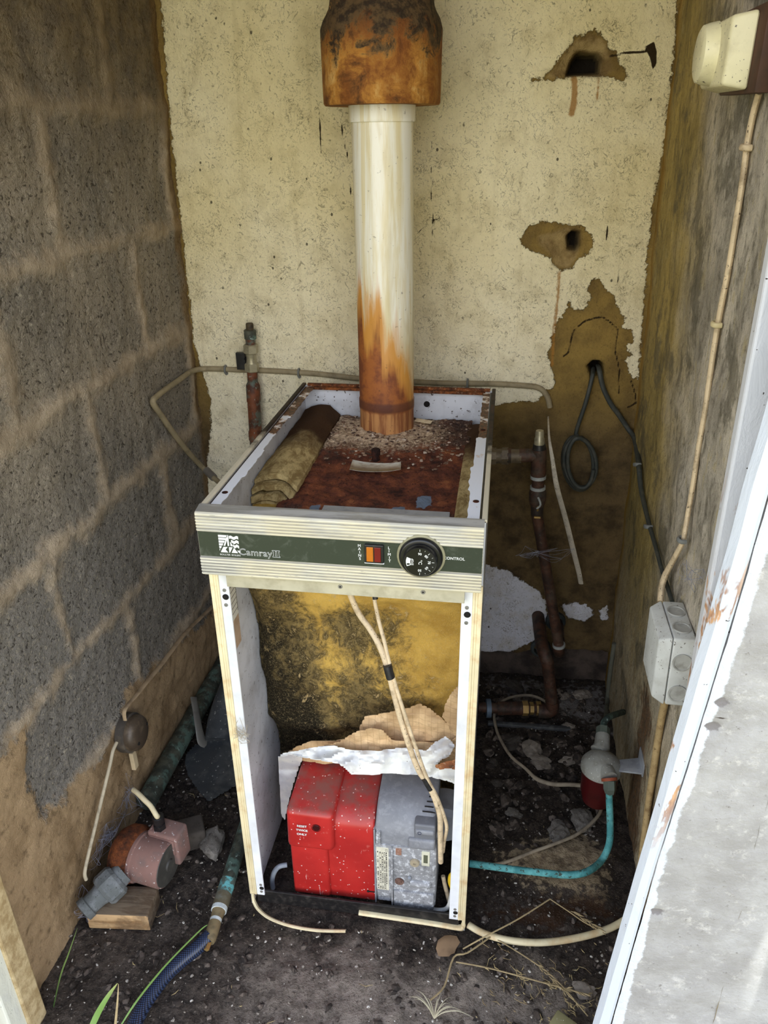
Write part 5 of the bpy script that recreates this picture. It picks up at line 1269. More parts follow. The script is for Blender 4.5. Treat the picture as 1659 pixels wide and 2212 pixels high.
tb = P(356, 1806, 'z', 0.105); yv = Vector((0, 0, 1)); side_ = ax_.cross(yv).normalized()
Mx = Matrix((ax_, -side_, yv)).transposed().to_4x4(); Mx.translation = Vector((tb.x, tb.y+0.012, 0.092))
term = G().box((-0.032, -0.020, -0.050), (0.032, 0.022, 0.022), 0.005, 3, Mx).build('terminal_box', PINK, pump, True)
G().box((-0.027, -0.0215, -0.020), (0.027, -0.0195, 0.016), 0.002, 2, Mx).build('box_lid', PINK, term, True)
gp = P(345, 1786, 'z', 0.116)
G().lathe([(-0.004, 0.0125), (0.010, 0.0125)], gp, (0, 0, 1), 6).lathe([(0.010, 0.0105), (0.016, 0.0105), (0.018, 0.0112), (0.028, 0.0112), (0.030, 0.0085)], gp, (0, 0, 1), 20).build('cable_gland', BLACKP, term, True)
G().tube([gp+Vector((0, 0, 0.028)), P(338, 1762, 'z', 0.160), P(326, 1742, 'z', 0.172), P(312, 1728, 'z', 0.180), P(298, 1714, 'z', 0.184), P(288, 1706, 'z', 0.183)], 0.0048, 12, True, 1, None, 5).build('cable_stub', simple('cream_cable', S(222, 208, 170), 0.55, 0, S(150, 134, 104), 0.4, 60), pump, True)
q = A+ax_*0.012+Vector((0.004, -0.056, -0.020)); G().lathe([(0, 0.007), (0.004, 0.012), (0.014, 0.012), (0.018, 0.008), (0.019, 0.0)], q, (0.2, -1, 0.15), 18, False).build('vent_plug', PINK, pump, True)
# union and stub on the pump's near port
va = P(256, 1895, 'z', 0.070); vb = P(180, 1968, 'z', 0.046); vd = (vb-va).normalized(); VL = (vb-va).length
un = thing('pipe_union', 'grey dusty pipe union with a webbed stub between pump and left wall', 'pipe fitting', (va.x, va.y, 0.02))
GREYF = simple('dusty_grey_brass', S(104, 108, 108), 0.8, 0, S(140, 144, 148), 0.7, 50, 0.5, 0.2, S(66, 66, 64))
G().lathe([(0.0, 0.026), (0.006, 0.031), (0.030, 0.031), (0.036, 0.027)], va, vd, 10).build('union_nut', GREYF, un)
G().lathe([(-0.012, 0.020), (0.0, 0.022), (0.034, 0.022), (0.044, 0.019), (VL-0.014, 0.018), (VL-0.012, 0.021), (VL, 0.021), (VL+0.002, 0.014)], va, vd, 28).build('union_tail', GREYF, un, True)

# ---- wood block, rubble and stone by the pump
WOOD = Mat('weathered_softwood'); gr = WOOD.noise(60, 5, 0.65, 0.6, WOOD.stretch((0.2, 1, 1.2)))
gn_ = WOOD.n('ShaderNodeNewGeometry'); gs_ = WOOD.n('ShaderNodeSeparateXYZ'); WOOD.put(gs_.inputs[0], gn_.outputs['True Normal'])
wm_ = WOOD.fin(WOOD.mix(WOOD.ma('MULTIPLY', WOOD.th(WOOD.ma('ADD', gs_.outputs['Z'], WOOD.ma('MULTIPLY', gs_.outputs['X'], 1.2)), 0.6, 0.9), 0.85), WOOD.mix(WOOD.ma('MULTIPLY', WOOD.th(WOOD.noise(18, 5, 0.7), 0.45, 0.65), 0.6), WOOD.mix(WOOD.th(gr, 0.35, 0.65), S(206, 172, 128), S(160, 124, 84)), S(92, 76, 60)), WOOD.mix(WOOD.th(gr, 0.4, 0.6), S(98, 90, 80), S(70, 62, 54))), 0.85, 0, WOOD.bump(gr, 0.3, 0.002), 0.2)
Mz = lambda p, a: Matrix.Translation(p) @ Matrix.Rotation(a, 4, 'Z')
ob = G().box((-0.058, -0.030, 0.0), (0.058, 0.032, 0.040), 0.003, 2, Mz((-0.228, -0.056, -0.002), 0.10)).build('wood_block', wm_, None, True)
tag(ob, 'short offcut of wood on the earth below the pump', 'wood block')
ROCKG = simple('porous_grey_rubble', S(128, 122, 114), 0.95, 0, S(70, 64, 58), 0.8, 90, 0.7, 0.15, S(196, 192, 184))
ROCKP = simple('pale_plaster_rubble', S(150, 140, 128), 0.95, 0, S(88, 78, 70), 0.7, 60, 0.5, 0.15)
ROCKD = simple('dark_rubble', S(84, 78, 72), 0.95, 0, S(60, 54, 48), 0.7, 60, 0.5, 0.15)
p = P(418, 1812, 'z', 0.02)
ob = G().box((-0.030, -0.026, 0.0), (0.030, 0.026, 0.046), 0.006, 3, Mz((p.x-0.012, p.y+0.012, -0.004), 0.5)).build('concrete_lump', ROCKD, None, True); tag(ob, 'dark mossy concrete lump behind the pink pump', 'rubble')
ob = rock(G(), P(460, 1822, 'z', 0.012), (0.024, 0.036, 0.018), 2.0, 3, 0.5).build('rubble_stone', ROCKG, None, True); tag(ob, 'pale pitted piece of rubble between pump and boiler', 'rubble')

# ---- thick lagged pipe along the foot of the left wall
zz = 0.045
ob = G().tube([(-0.279, 0.165, zz), (-0.279, 0.30, zz), (-0.278, 0.45, zz), (-0.276, 0.60, zz), (-0.274, 0.735, zz)], 0.022, 18, True, 1, None, 4).build('pipe', GRN, None, True)
tag(ob, 'thick dark green pipe along the foot of the left wall', 'pipe')
ob = G().tube([P(330, 1700, 'x', -0.30), P(372, 1640, 'x', -0.30), P(420, 1560, 'x', -0.30)], 0.006, 10, True, 1, None, 3).build('wall_pipe', ROCKD, None, True)
tag(ob, 'thin dark pipe tight against the left wall above the thick one', 'pipe')

# ---- spade head leaning between the wall and the boiler
sh = thing('shovel', 'dark worn shovel lying between left wall and boiler', 'shovel', (-0.17, 0.32, 0.0))
SHM = simple('dark_shovel_steel', S(70, 74, 78), 0.5, 0.3, S(110, 112, 112), 0.6, 26, 0.2, 0.4, S(150, 152, 150))
outl = [(450, 1733), (424, 1704), (406, 1676), (400, 1650), (403, 1628), (418, 1612), (440, 1603), (462, 1590), (490, 1570), (540, 1560), (560, 1620), (560, 1668), (520, 1692), (480, 1715)]
def shz(u, v): return 0.016+0.030*(1-min(1, abs((u-470)+(v-1650)*0.35)/75.0))*max(0, (1690-v)/110.0)
px_sheet('blade', outl, shz, SHM, sh, 5, 0.0022, 'z')
G().tube([P(470, 1600, 'z', 0.040), P(478, 1560, 'z', 0.060), P(488, 1520, 'z', 0.085), P(500, 1480, 'z', 0.115), P(520, 1430, 'z', 0.150)], [0.030, 0.034, 0.032, 0.028, 0.022], 18, True, 0.6, None, 4).build('socket', SHM, sh, True)
G().tube([P(418, 1506, 'z', 0.105), P(424, 1540, 'z', 0.085), P(430, 1575, 'z', 0.062), P(436, 1600, 'z', 0.040), P(446, 1606, 'z', 0.030)], [0.009, 0.009, 0.010, 0.013, 0.010], 10, True, 0.25, (0.8, -0.5, 0.3), 4).build('strap', simple('grey_steel_strap', S(122, 120, 114), 0.5, 0.3, S(90, 84, 76), 0.5, 40), sh, True)

# ---- green copper pipe on the ground ending in a brass fitting, and the braided hose
gp_ = thing('drain_pipe', 'green copper pipe on the earth left of the boiler, ending in a brass fitting', 'pipe', (-0.05, 0.0, 0.0))
L0, L1 = P(560, 1690, 'z', 0.026), P(446, 2052, 'z', 0.020)
lf = lambda py: L0.lerp(L1, (py-1690)/(2052-1690.0))
G().tube([lf(1690), lf(1780), lf(1900), lf(1962)], 0.0140, 18).build('pipe_length', GRN, gp_, True)
M = Mat('turquoise_bloom'); TQ = M.fin(M.mix(M.th(M.noise(60, 4, 0.7), 0.40, 0.58), S(112, 190, 192), S(86, 96, 86)), 0.8)
G().tube([lf(1922), lf(1932), lf(1948), lf(1956)], [0.0143, 0.0146, 0.0146, 0.0143], 18).build('verdigris_band', TQ, gp_, True)
G().tube([lf(1950), lf(1972), lf(1980)], [0.0148, 0.0148, 0.0142], 18).build('sleeve', simple('bronze_sleeve', S(112, 104, 84), 0.5, 0.3, S(150, 160, 156), 0.4, 60), gp_, True)
WPT = simple('white_sealing_tape', S(214, 222, 222), 0.6, 0, S(150, 160, 160), 0.5, 90)
G().tube([lf(1974), lf(1982)], 0.0146, 18).build('thread_tape', WPT, gp_, True)
G().tube([lf(1982), lf(1998)], [0.0128, 0.0100], 18).build('reducer', BRONZE, gp_, True)
G().tube([lf(1997), lf(2003)], 0.0108, 18).build('thread_tape', WPT, gp_, True)
G().tube([lf(2003), lf(2020), lf(2034), lf(2038)], [0.0112, 0.0114, 0.0112, 0.0095], 18).build('drain_body', BRONZE, gp_, True)
G().tube([lf(2038), lf(2052)], 0.0048, 4).build('drain_spindle', BRASS, gp_)
def hose_mat():
    M = Mat('blue_braided_hose'); x = M.xyz()
    a = M.ma('ADD', M.ma('MULTIPLY', x['Y'], 1.0), M.ma('MULTIPLY', x['X'], 0.8)); b = M.ma('SUBTRACT', M.ma('MULTIPLY', x['Y'], 0.55), M.ma('MULTIPLY', x['X'], 1.0))
    f = 2*math.pi/0.0058
    s1 = M.ma('SINE', M.ma('MULTIPLY', M.ma('ADD', a, M.ma('MULTIPLY', x['Z'], 1.1)), f)); s2 = M.ma('SINE', M.ma('MULTIPLY', M.ma('ADD', b, M.ma('MULTIPLY', x['Z'], 0.6)), f))
    k = M.th(M.ma('MULTIPLY', s1, s2), -0.1, 0.4)
    return M.fin(M.mix(k, S(17, 20, 32), S(58, 74, 108)), 0.3, 0, None, 0.6)
ob = G().tube([P(452, 2022, 'z', 0.020), P(425, 2048, 'z', 0.018), P(395, 2072, 'z', 0.018), P(362, 2102, 'z', 0.018), P(332, 2140, 'z', 0.017), P(308, 2176, 'z', 0.016), P(288, 2220, 'z', 0.016), P(270, 2280, 'z', 0.016)], 0.0125, 20, True, 1, None, 8).build('garden_hose', hose_mat(), None, True)
tag(ob, 'dark blue braided hose running off the lower left ground', 'hose')

# ------------------------------------------------------------------ right side of the shed
yt_ = 0.60
tee = thing('copper_tee_pipe', 'dark brown copper pipe with a tee dropping behind the right of the boiler', 'pipe', (0.54, yt_, 0.05))
T0, T1, T2 = P(1166, 930, 'y', yt_), P(1160, 1110, 'y', yt_), P(1208, 1400, 'y', yt_)
DCU = copper_mat('sooty_brown_copper', None, 0.10, S(86, 57, 43), S(50, 36, 29))
m_ = lambda py: T0.lerp(T1, (py-930)/180.0)
G().tube([m_(968), m_(1030)], 0.0160, 18).build('tee_body', DCU, tee, True)
G().tube([m_(972)+Vector((0.0, 0, -0.010)), P(1122, 984, 'y', yt_)], 0.0145, 18).build('tee_branch', DCU, tee, True)
G().tube([m_(958), m_(972)], [0.0125, 0.0150], 18).build('reducer', BLACKM, tee, True)
G().tube([m_(930), m_(936), m_(944), m_(946), m_(958)], [0.0080, 0.0092, 0.0092, 0.0108, 0.0110], 12).build('bleed_cap', CHR, tee, True)
G().tube([m_(1028), m_(1050)], 0.0135, 18).build('pipe_length', DCU, tee, True)
for a_, b__ in ((1024, 1031), (1048, 1054)): G().tube([m_(a_), m_(b__)], 0.0166, 18).build('solder_ring', simple('solder_white', S(176, 180, 178), 0.5, 0.1, S(120, 122, 120), 0.6, 150), tee, True)
G().tube([m_(1053), m_(1062), m_(1078), m_(1090)], [0.0160, 0.0185, 0.0185, 0.0150], 18).build('coupling', DCU, tee, True)
G().tube([m_(1070)+Vector((0.0, -0.019, 0.006)), m_(1080)+Vector((0.006, -0.020, 0)), m_(1090)+Vector((-0.002, -0.019, 0))], 0.0022, 8, True, 1, None, 3).build('solder_drip', bpy.data.materials['solder_white'], tee, True)
G().tube([m_(1088), m_(1112)], [0.0140, 0.0130], 18).build('pipe_length', simple('sooty_pipe', S(44, 34, 28), 0.6), tee, True)
G().lathe([(0, 0.0025), (0.012, 0.0025)], m_(1100)+Vector((0, -0.014, 0.004)), (0, -0.4, 1), 8).box(m_(1110)+Vector((-0.007, -0.020, -0.002)), m_(1110)+Vector((0.007, -0.014, 0.002)), 0.0008).build('drain_key', BRASS, tee)
G().tube([T1, T1.lerp(T2, 0.5), T2], 0.0122, 18).build('pipe_length', DCU, tee, True)
G().tube([T2+Vector((-0.0015, 0, 0.006)), T2+Vector((0.001, 0.004, -0.012)), T2+Vector((0.004, 0.022, -0.026)), T2+Vector((0.006, 0.060, -0.028)), (T2.x+0.008, 0.748, T2.z-0.028)], 0.0132, 16, True, 1, None, 4).build('elbow', DCU, tee, True)
G().tube([T2+Vector((-0.002, 0, 0.012)), T2+Vector((-0.001, 0, 0.005))], 0.0150, 16).build('solder_ring', bpy.data.materials['solder_white'], tee, True)
# union nuts towards the boiler
TEEF = simple('grimy_brass_union', S(112, 98, 78), 0.5, 0.2, S(66, 58, 48), 0.7, 80, 0.2, 0.4, S(150, 146, 138))
u = lambda px: P(px, 985, 'y', yt_)
G().tube([u(1126), u(1098)], 0.0150, 18).build('solder_ring', TEEF, tee, True)
G().tube([u(1104), u(1096)], 0.0165, 18).build('union_tail', DCU, tee, True)
G().tube([u(1098), u(1084)], 0.0185, 6).build('union_nut', TEEF, tee)
G().tube([u(1086), u(1070)], 0.0155, 18).build('union_tail', TEEF, tee, True)
G().tube([u(1072), u(1062)], [0.0190, 0.0200], 8).build('union_nut', TEEF, tee)
G().tube([u(1064), (BW+0.0015, u(1064).y, u(1064).z)], 0.0140, 16).build('pipe_length', DCU, tee, True)
# return pipe low down
ret = thing('copper_return_pipe', 'brown copper elbow pipe with brass unions low beside the boiler', 'pipe', (0.52, 0.585, 0.01))
Ea = P(1190, 1538, 'z', 0.032); Eb = P(1183, 1432, 'y', Ea.y+0.004)
G().tube([Ea+Vector((-0.030, 0, 0)), Ea+Vector((-0.010, 0, 0.001)), Ea+Vector((0.002, 0, 0.010)), Ea+Vector((0.0, 0, 0.034))], 0.0165, 16, True, 1, None, 4).build('elbow', DCU, ret, True)
G().tube([Ea+Vector((0.0, 0, 0.030)), Eb], 0.0145, 18).build('pipe_length', DCU, ret, True)
G().tube([Eb, Eb+Vector((-0.006, 0.004, 0.016)), Eb+Vector((-0.014, 0.030, 0.026)), (Eb.x-0.020, 0.748, Eb.z+0.026)], 0.0155, 16, True, 1, None, 4).build('elbow', DCU, ret, True)
rx = lambda px: P(px, 1530, 'z', 0.032)
G().tube([rx(1182), rx(1070)], 0.0120, 18).build('pipe_length', DCU, ret, True)
for a_, b__, r_ in ((1168, 1158, 0.0175), (1152, 1144, 0.0155), (1140, 1128, 0.0185)): G().tube([rx(a_), rx(b__)], r_, 6).build('brass_nut', BRASS, ret)
G().tube([rx(1166), rx(1130)], 0.0115, 16).build('olive_body', BRASS, ret, True)
G().tube([rx(1128), rx(1074)], 0.0165, 18).build('sleeve', DCU, ret, True)
G().tube([rx(1060), rx(1050)], 0.0230, 20).build('flange', simple('blue_grey_flange', S(104, 122, 140), 0.5, 0.2), ret, True)
G().tube([rx(1076), (BW+0.0015, rx(1060).y, 0.032)], 0.0130, 16).build('pipe_length', DCU, ret, True)
# rubber sleeves where the pipes enter the wall
for nm, px, py, r_, lb in (('upper', 1200, 1342, 0.025, 'dark rubber sleeve round the hole behind the sloping copper pipe'), ('lower', 1168, 1400, 0.026, 'grey rubber sleeve where the low copper pipe enters the wall')):
    q = P(px, py, 'y', 0.742); ob = G().lathe([(-0.012, r_), (0.004, r_), (0.007, r_-0.003), (0.007, r_-0.008), (-0.010, r_-0.009)], q, (0, -1, 0), 28).build('rubber_sleeve', simple('slate_rubber', S(52, 60, 62), 0.7, 0, S(84, 90, 90), 0.4, 40), None, True); tag(ob, lb, 'pipe sleeve')

# white flat cable strip hanging from the tee
WST = simple('dirty_white_strip', S(206, 196, 178), 0.65, 0, S(120, 108, 92), 0.6, 60, 0.1, 0.3, S(70, 62, 54))
sp = lambda px, py, y: P(px, py, 'y', y)
ob = G().tube([sp(1184, 900, 0.72), sp(1185, 922, 0.64), sp(1187, 952, 0.585), sp(1193, 990, 0.580), sp(1203, 1052, 0.585), sp(1222, 1122, 0.63), sp(1240, 1195, 0.66), sp(1250, 1235, 0.68), sp(1255, 1261, 0.69)], [0.0016, 0.002, 0.0026, 0.0042, 0.0056, 0.0060, 0.0062, 0.0060, 0.0056], 10, True, 0.35, (0, -1, 0), 6).build('cable', WST, None, True)
tag(ob, 'dirty white flat cable hanging down beside the copper tee', 'cable')

# black cables from the wall hole: one coiled, one running to the box
BKC = simple('grey_black_cable', S(58, 62, 58), 0.6, 0, S(98, 96, 84), 0.5, 50, 0.1)
w3 = lambda px, py, y=0.736: P(px, py, 'y', y)
coil = [w3(1281, 796, 0.785), w3(1280, 810, 0.742), w3(1272, 845), w3(1262, 880), w3(1250, 915), w3(1244, 938)]
for k, (rx_, ry_, ph, yy) in enumerate(((35, 58, 0.0, 0.733), (31, 56, 0.3, 0.722), (36, 52, 0.1, 0.712), (29, 54, 0.2, 0.704))):
    for t in np.linspace(0, 1, 14)[:-1 if k < 3 else 10]:
        a_ = -math.pi/2-ph+t*2*math.pi*(-1)
        coil.append(w3(1250+k*1.5+rx_*math.cos(a_)*0.98, 1000+ry_*math.sin(a_)+0.10*rx_*math.cos(a_)*2, yy))
ob = G().tube(coil, 0.0046, 10, True, 1, None, 3).build('coiled_cable', BKC, None, True); tag(ob, 'black cable hanging in a coil from the hole in the rear wall', 'cable')
wr = lambda px, py, dx=0.009: next(P(px, py, 'x', x_) for x_ in [xR(0.45, 0.65)-dx])
bc = thing('black_cable', 'black cable from the wall hole down the right corner to the grey box', 'cable', (0.69, 0.5, 0.6))
G().tube([w3(1292, 790, 0.785), w3(1295, 800, 0.742), w3(1302, 835), w3(1318, 870), w3(1336, 895), w3(1358, 928), P(1370, 945, 'y', 0.715), P(1376, 975, 'y', 0.66), wr(1380, 1005), wr(1384, 1050), wr(1393, 1095), wr(1404, 1138), wr(1416, 1180), wr(1428, 1225), wr(1440, 1262), wr(1452, 1300)], [0.0056]*9+[0.0050, 0.0046, 0.0042, 0.0038, 0.0036, 0.0036, 0.0036], 12, True, 0.8, None, 4).build('cable_run', BKC, bc, True)
for px, py in ((1379, 1004), (1403, 1138)): clip(wr(px, py), (0.0, -0.4, -1), 0.0064, (-1, 0, 0), CLIP, bc)

# switch at the top right, white cable with clips, grey junction box
sw = thing('isolator_switch', 'cream rotary isolator switch on a brown base high on the right wall', 'switch', (0.66, 0.12, 1.34))
CRSW = simple('cream_bakelite_switch', S(236, 228, 188), 0.4, 0, S(176, 164, 122), 0.4, 40, 0.05, 0.5, S(96, 88, 70))
def slab_px(front, back, xf, xb, name, mat, parent, bev=0.003):
    """front / back: pixel outlines of the two parallel faces, at x = xf and x = xb."""
    f_ = [P(a, b, 'x', xf) for a, b in front]; b_ = [P(a, b, 'x', xb) for a, b in back]
    return G().hexa(f_, b_, bev, 3).build(name, mat, parent, True)
yA, yB2 = 0.235, 0.100; zA, zB_ = 1.352, 1.424
WX = xR(0.15, 1.38)
G().hexa([(WX-0.004, yA+0.004, zA-0.006), (WX-0.004, yB2-0.030, zA-0.010), (WX-0.004, yB2-0.030, zB_+0.006), (WX-0.004, yA+0.004, zB_+0.006)],
         [(WX-0.024, yA, zA-0.006), (WX-0.024, yB2-0.030, zA-0.010), (WX-0.024, yB2-0.030, zB_+0.004), (WX-0.024, yA, zB_+0.006)], 0.002).build('wooden_base', simple('dark_brown_wood', S(84, 56, 40), 0.7, 0, S(54, 38, 28), 0.6, 40, 0.1), sw, True)
G().hexa([(WX-0.024, yA+0.002, zA-0.004), (WX-0.024, yB2, zA-0.006), (WX-0.024, yB2, zB_), (WX-0.024, yA+0.002, zB_+0.002)],
         [(0.640, yA-0.008, zA+0.002), (0.640, yB2+0.010, zA), (0.640, yB2+0.010, zB_-0.004), (0.640, yA-0.008, zB_-0.004)], 0.004, 3).build('switch_cover', CRSW, sw, True)
G().lathe([(0, 0.034), (0.010, 0.032), (0.016, 0.030), (0.018, 0.026), (0.018, 0.0)], (0.641, (yA+yB2)/2+0.012, (zA+zB_)/2), (-1, 0, 0), 40, False).build('rotary_knob', CRSW, sw, True)
wc = thing('white_cable', 'cream cable clipped down the right wall from switch to grey box', 'cable', (0.70, 0.2, 0.6))
rwp = lambda px, py, z: None
def RW(px, py, off=0.006):
    """Point just off the right wall seen at a pixel (the wall leans a little)."""
    x_ = 0.71
    for _ in range(6):
        p_ = P(px, py, 'x', x_); x_ = xR(p_.y, p_.z)-off
    return P(px, py, 'x', x_)
wcp = [RW(1640, 200), RW(1630, 235), RW(1622, 270), RW(1613, 320), RW(1603, 400), RW(1590, 480), RW(1574, 580), RW(1560, 650), RW(1550, 705), RW(1538, 780), RW(1524, 880), RW(1510, 960), RW(1498, 1040), RW(1486, 1110), RW(1476, 1165, 0.010), RW(1465, 1190, 0.013), RW(1446, 1225, 0.015), RW(1436, 1245, 0.017), RW(1429, 1270, 0.020), RW(1427, 1300, 0.022)]
G().tube(wcp, [0.0050]*15+[0.0052, 0.0060, 0.0068, 0.0070, 0.0070], 12, True, 0.75, (-1, 0, 0), 4).build('cable_run', CABLE, wc, True)
for px, py, mt in ((1615, 318, CABLE), (1551, 700, simple('cream_clip', S(206, 190, 146), 0.5)), (1476, 1166, CLIP)): clip(RW(px, py, 0.011 if px < 1500 else 0.006), (0, 0.1, -1), 0.0056, (-1, 0, 0), mt, wc)
jb = thing('grey_junction_box', 'pale grey square junction box with round knockouts on the right wall', 'junction box', (0.69, 0.05, 0.56))
GBX = simple('pale_grey_abs', S(206, 208, 204), 0.5, 0, S(150, 146, 136), 0.35, 36, 0.05, 0.4, S(120, 116, 108))
xl_, xm_, xw_ = 0.658, 0.676, xR(0.05, 0.6)-0.003
c_tb, c_tf, c_bf = P(1429, 1295, 'x', xm_), P(1455, 1379, 'x', xm_), P(1434, 1525, 'x', xm_)
c_bb = c_tb+(c_bf-c_tf); box4 = [c_tb, c_tf, c_bf, c_bb]; bc4 = sum(box4, Vector())/4
def ring_at(x, inset=0.0):
    out = []
    for q_ in box4:
        d_ = bc4-q_; d_ = d_.normalized()
        out.append(Vector((x, q_.y+d_.y*inset, q_.z+d_.z*inset)))
    return out
G().hexa(ring_at(xm_, 0.0), ring_at(xl_, 0.012), 0.003, 3).build('box_lid', GBX, jb, True)
G().hexa(ring_at(xw_, 0.0015), ring_at(xm_+0.0012, 0.0015), 0.003, 3).build('box_body', GBX, jb, True)
KN = simple('grey_knockout', S(178, 178, 172), 0.5, 0, S(120, 116, 106), 0.5, 80)
r_ = ring_at((xm_+xw_)/2, 0.0)
nt_ = (r_[1]-r_[0]).normalized().cross(Vector((1, 0, 0))); nt_ = nt_ if nt_.z > 0 else -nt_
nf_ = (r_[2]-r_[1]).normalized().cross(Vector((1, 0, 0))); nf_ = nf_ if nf_.y < 0 else -nf_
for t in (0.30, 0.72): G().lathe([(-0.001, 0.0135), (0.0012, 0.0135), (0.0012, 0.0115), (-0.0002, 0.0112), (-0.0004, 0.0)], r_[0].lerp(r_[1], t)+nt_*0.0002, nt_, 26, False).build('knockout', KN, jb, True)
for t in (0.34, 0.80): G().lathe([(-0.001, 0.0135), (0.0012, 0.0135), (0.0012, 0.0115), (0.0002, 0.0110), (0.0006, 0.0)], r_[1].lerp(r_[2], t)+nf_*0.0002, nf_, 26, False).build('knockout', KN, jb, True)
ob = G().tube([RW(1440, 1500, 0.012), RW(1430, 1545, 0.010), RW(1421, 1600, 0.009), RW(1409, 1680, 0.009), RW(1400, 1740, 0.008), RW(1394, 1790, 0.008), RW(1386, 1850, 0.008), RW(1380, 1900, 0.008)], 0.0075, 12, True, 0.8, None, 4).build('conduit', simple('stained_cream_conduit', S(184, 158, 112), 0.75, 0, S(118, 90, 56), 0.7, 50, 0.2, 0.3, S(86, 64, 42)), None, True)
tag(ob, 'stained cream conduit running down below the grey junction box', 'conduit')

# oil filter with bracket, and its copper fuel pipes
fc_ = P(1300, 1648, 'y', 0.25); ff = thing('oil_filter', 'oil filter with grey head and dark red bowl bracketed to right wall', 'filter', (fc_.x, fc_.y, fc_.z-0.11))
ALF = simple('dusty_cast_alloy', S(158, 158, 150), 0.65, 0.1, S(112, 108, 98), 0.6, 40, 0.2, 0.3, S(206, 206, 200))
G().lathe([(-0.100, 0.018), (-0.096, 0.028), (-0.070, 0.034), (-0.016, 0.036)], fc_, (0, 0, 1), 36).build('bowl', simple('dark_red_bowl', S(70, 12, 14), 0.35, 0, S(44, 9, 10), 0.5, 40), ff, True)
G().lathe([(-0.018, 0.036), (-0.016, 0.039), (-0.004, 0.039), (0.004, 0.034), (0.012, 0.022), (0.018, 0.014), (0.019, 0.0)], fc_, (0, 0, 1), 40, False).build('head', ALF, ff, True)
inl = fc_+Vector((-0.004, 0.030, 0.0)); pin = P(1302, 1588, 'y', 0.315)
G().tube([inl, P(1300, 1614, 'y', 0.29), pin], [0.017, 0.016, 0.014], 14).build('inlet_boss', ALF, ff, True)
G().tube([pin, P(1303, 1572, 'y', 0.330)], 0.0135, 6).build('inlet_nut', simple('green_brass_nut', S(96, 106, 96), 0.6, 0.2), ff)
brk = P(1352, 1640, 'x', xR(0.2, 0.2)-0.008)
G().hexa([fc_+Vector((0.012, 0.010, -0.006)), fc_+Vector((0.012, -0.014, -0.006)), (xR(0.2, 0.2)-0.003, fc_.y-0.030, fc_.z+0.008), (xR(0.2, 0.2)-0.003, fc_.y+0.012, fc_.z+0.008)],
         [fc_+Vector((0.012, 0.010, -0.002)), fc_+Vector((0.012, -0.014, -0.002)), (xR(0.2, 0.2)-0.003, fc_.y-0.030, fc_.z+0.012), (xR(0.2, 0.2)-0.003, fc_.y+0.012, fc_.z+0.012)], 0.001).box((xR(0.2, 0.2)-0.005, fc_.y-0.034, fc_.z+0.006), (xR(0.2, 0.2)-0.002, fc_.y+0.016, fc_.z+0.036), 0.0008).build('bracket', GALV, ff, True)
onu = fc_+Vector((0.010, -0.036, -0.002))
G().tube([fc_+Vector((0.006, -0.018, 0.000)), onu], 0.016, 16).build('outlet_boss', ALF, ff, True)
G().tube([onu, onu+Vector((0.001, -0.004, -0.004))], 0.0150, 18).build('outlet_washer', simple('orange_fibre_washer', S(150, 74, 44), 0.7), ff, True)
G().tube([onu+Vector((0.001, -0.003, -0.003)), onu+Vector((0.002, -0.012, -0.016)), onu+Vector((0.003, -0.014, -0.024))], [0.0120, 0.0120, 0.0095], 6).build('outlet_nut', bpy.data.materials['green_brass_nut'], ff)
M = Mat('turquoise_copper_pipe'); n1 = M.noise(34, 5, 0.65); n2 = M.noise(110, 4, 0.7)
TQP = M.fin(M.mix(M.th(n2, 0.56, 0.63), M.mix(M.th(n1, 0.35, 0.62), S(112, 186, 186), S(70, 140, 142)), S(66, 78, 68)), 0.75, 0, M.bump(n2, 0.2, 0.001), 0.3)
s0 = onu+Vector((0.003, -0.014, -0.022))
ob = G().tube([s0, P(1316, 1720, 'y', 0.205), P(1318, 1780, 'y', 0.185), P(1316, 1822, 'y', 0.172), P(1300, 1858, 'y', 0.155), P(1270, 1882, 'z', 0.062), P(1230, 1890, 'z', 0.060), P(1170, 1885, 'z', 0.058), P(1100, 1877, 'z', 0.056), P(1050, 1870, 'z', 0.056), (BW+0.0015, P(1045, 1869, 'z', 0.056).y, 0.056)], 0.0066, 14, True, 1, None, 6).build('fuel_pipe', TQP, None, True)
tag(ob, 'turquoise copper fuel pipe bending from the filter to the boiler', 'pipe')
GP2 = copper_mat('dull_green_copper', None, 0.7, S(74, 92, 84), S(50, 62, 58))
e3 = P(1346, 1538, 'x', xR(0.4, 0.25)-0.001)
ob = G().tube([P(1303, 1574, 'y', 0.330), P(1305, 1560, 'y', 0.345), P(1315, 1549, 'y', 0.36), e3.lerp(P(1330, 1543, 'y', 0.37), 0.5), e3], 0.0064, 12, True, 1, None, 5).build('fuel_inlet_pipe', GP2, None, True)
tag(ob, 'short dull green copper pipe from the filter into the right wall', 'pipe')
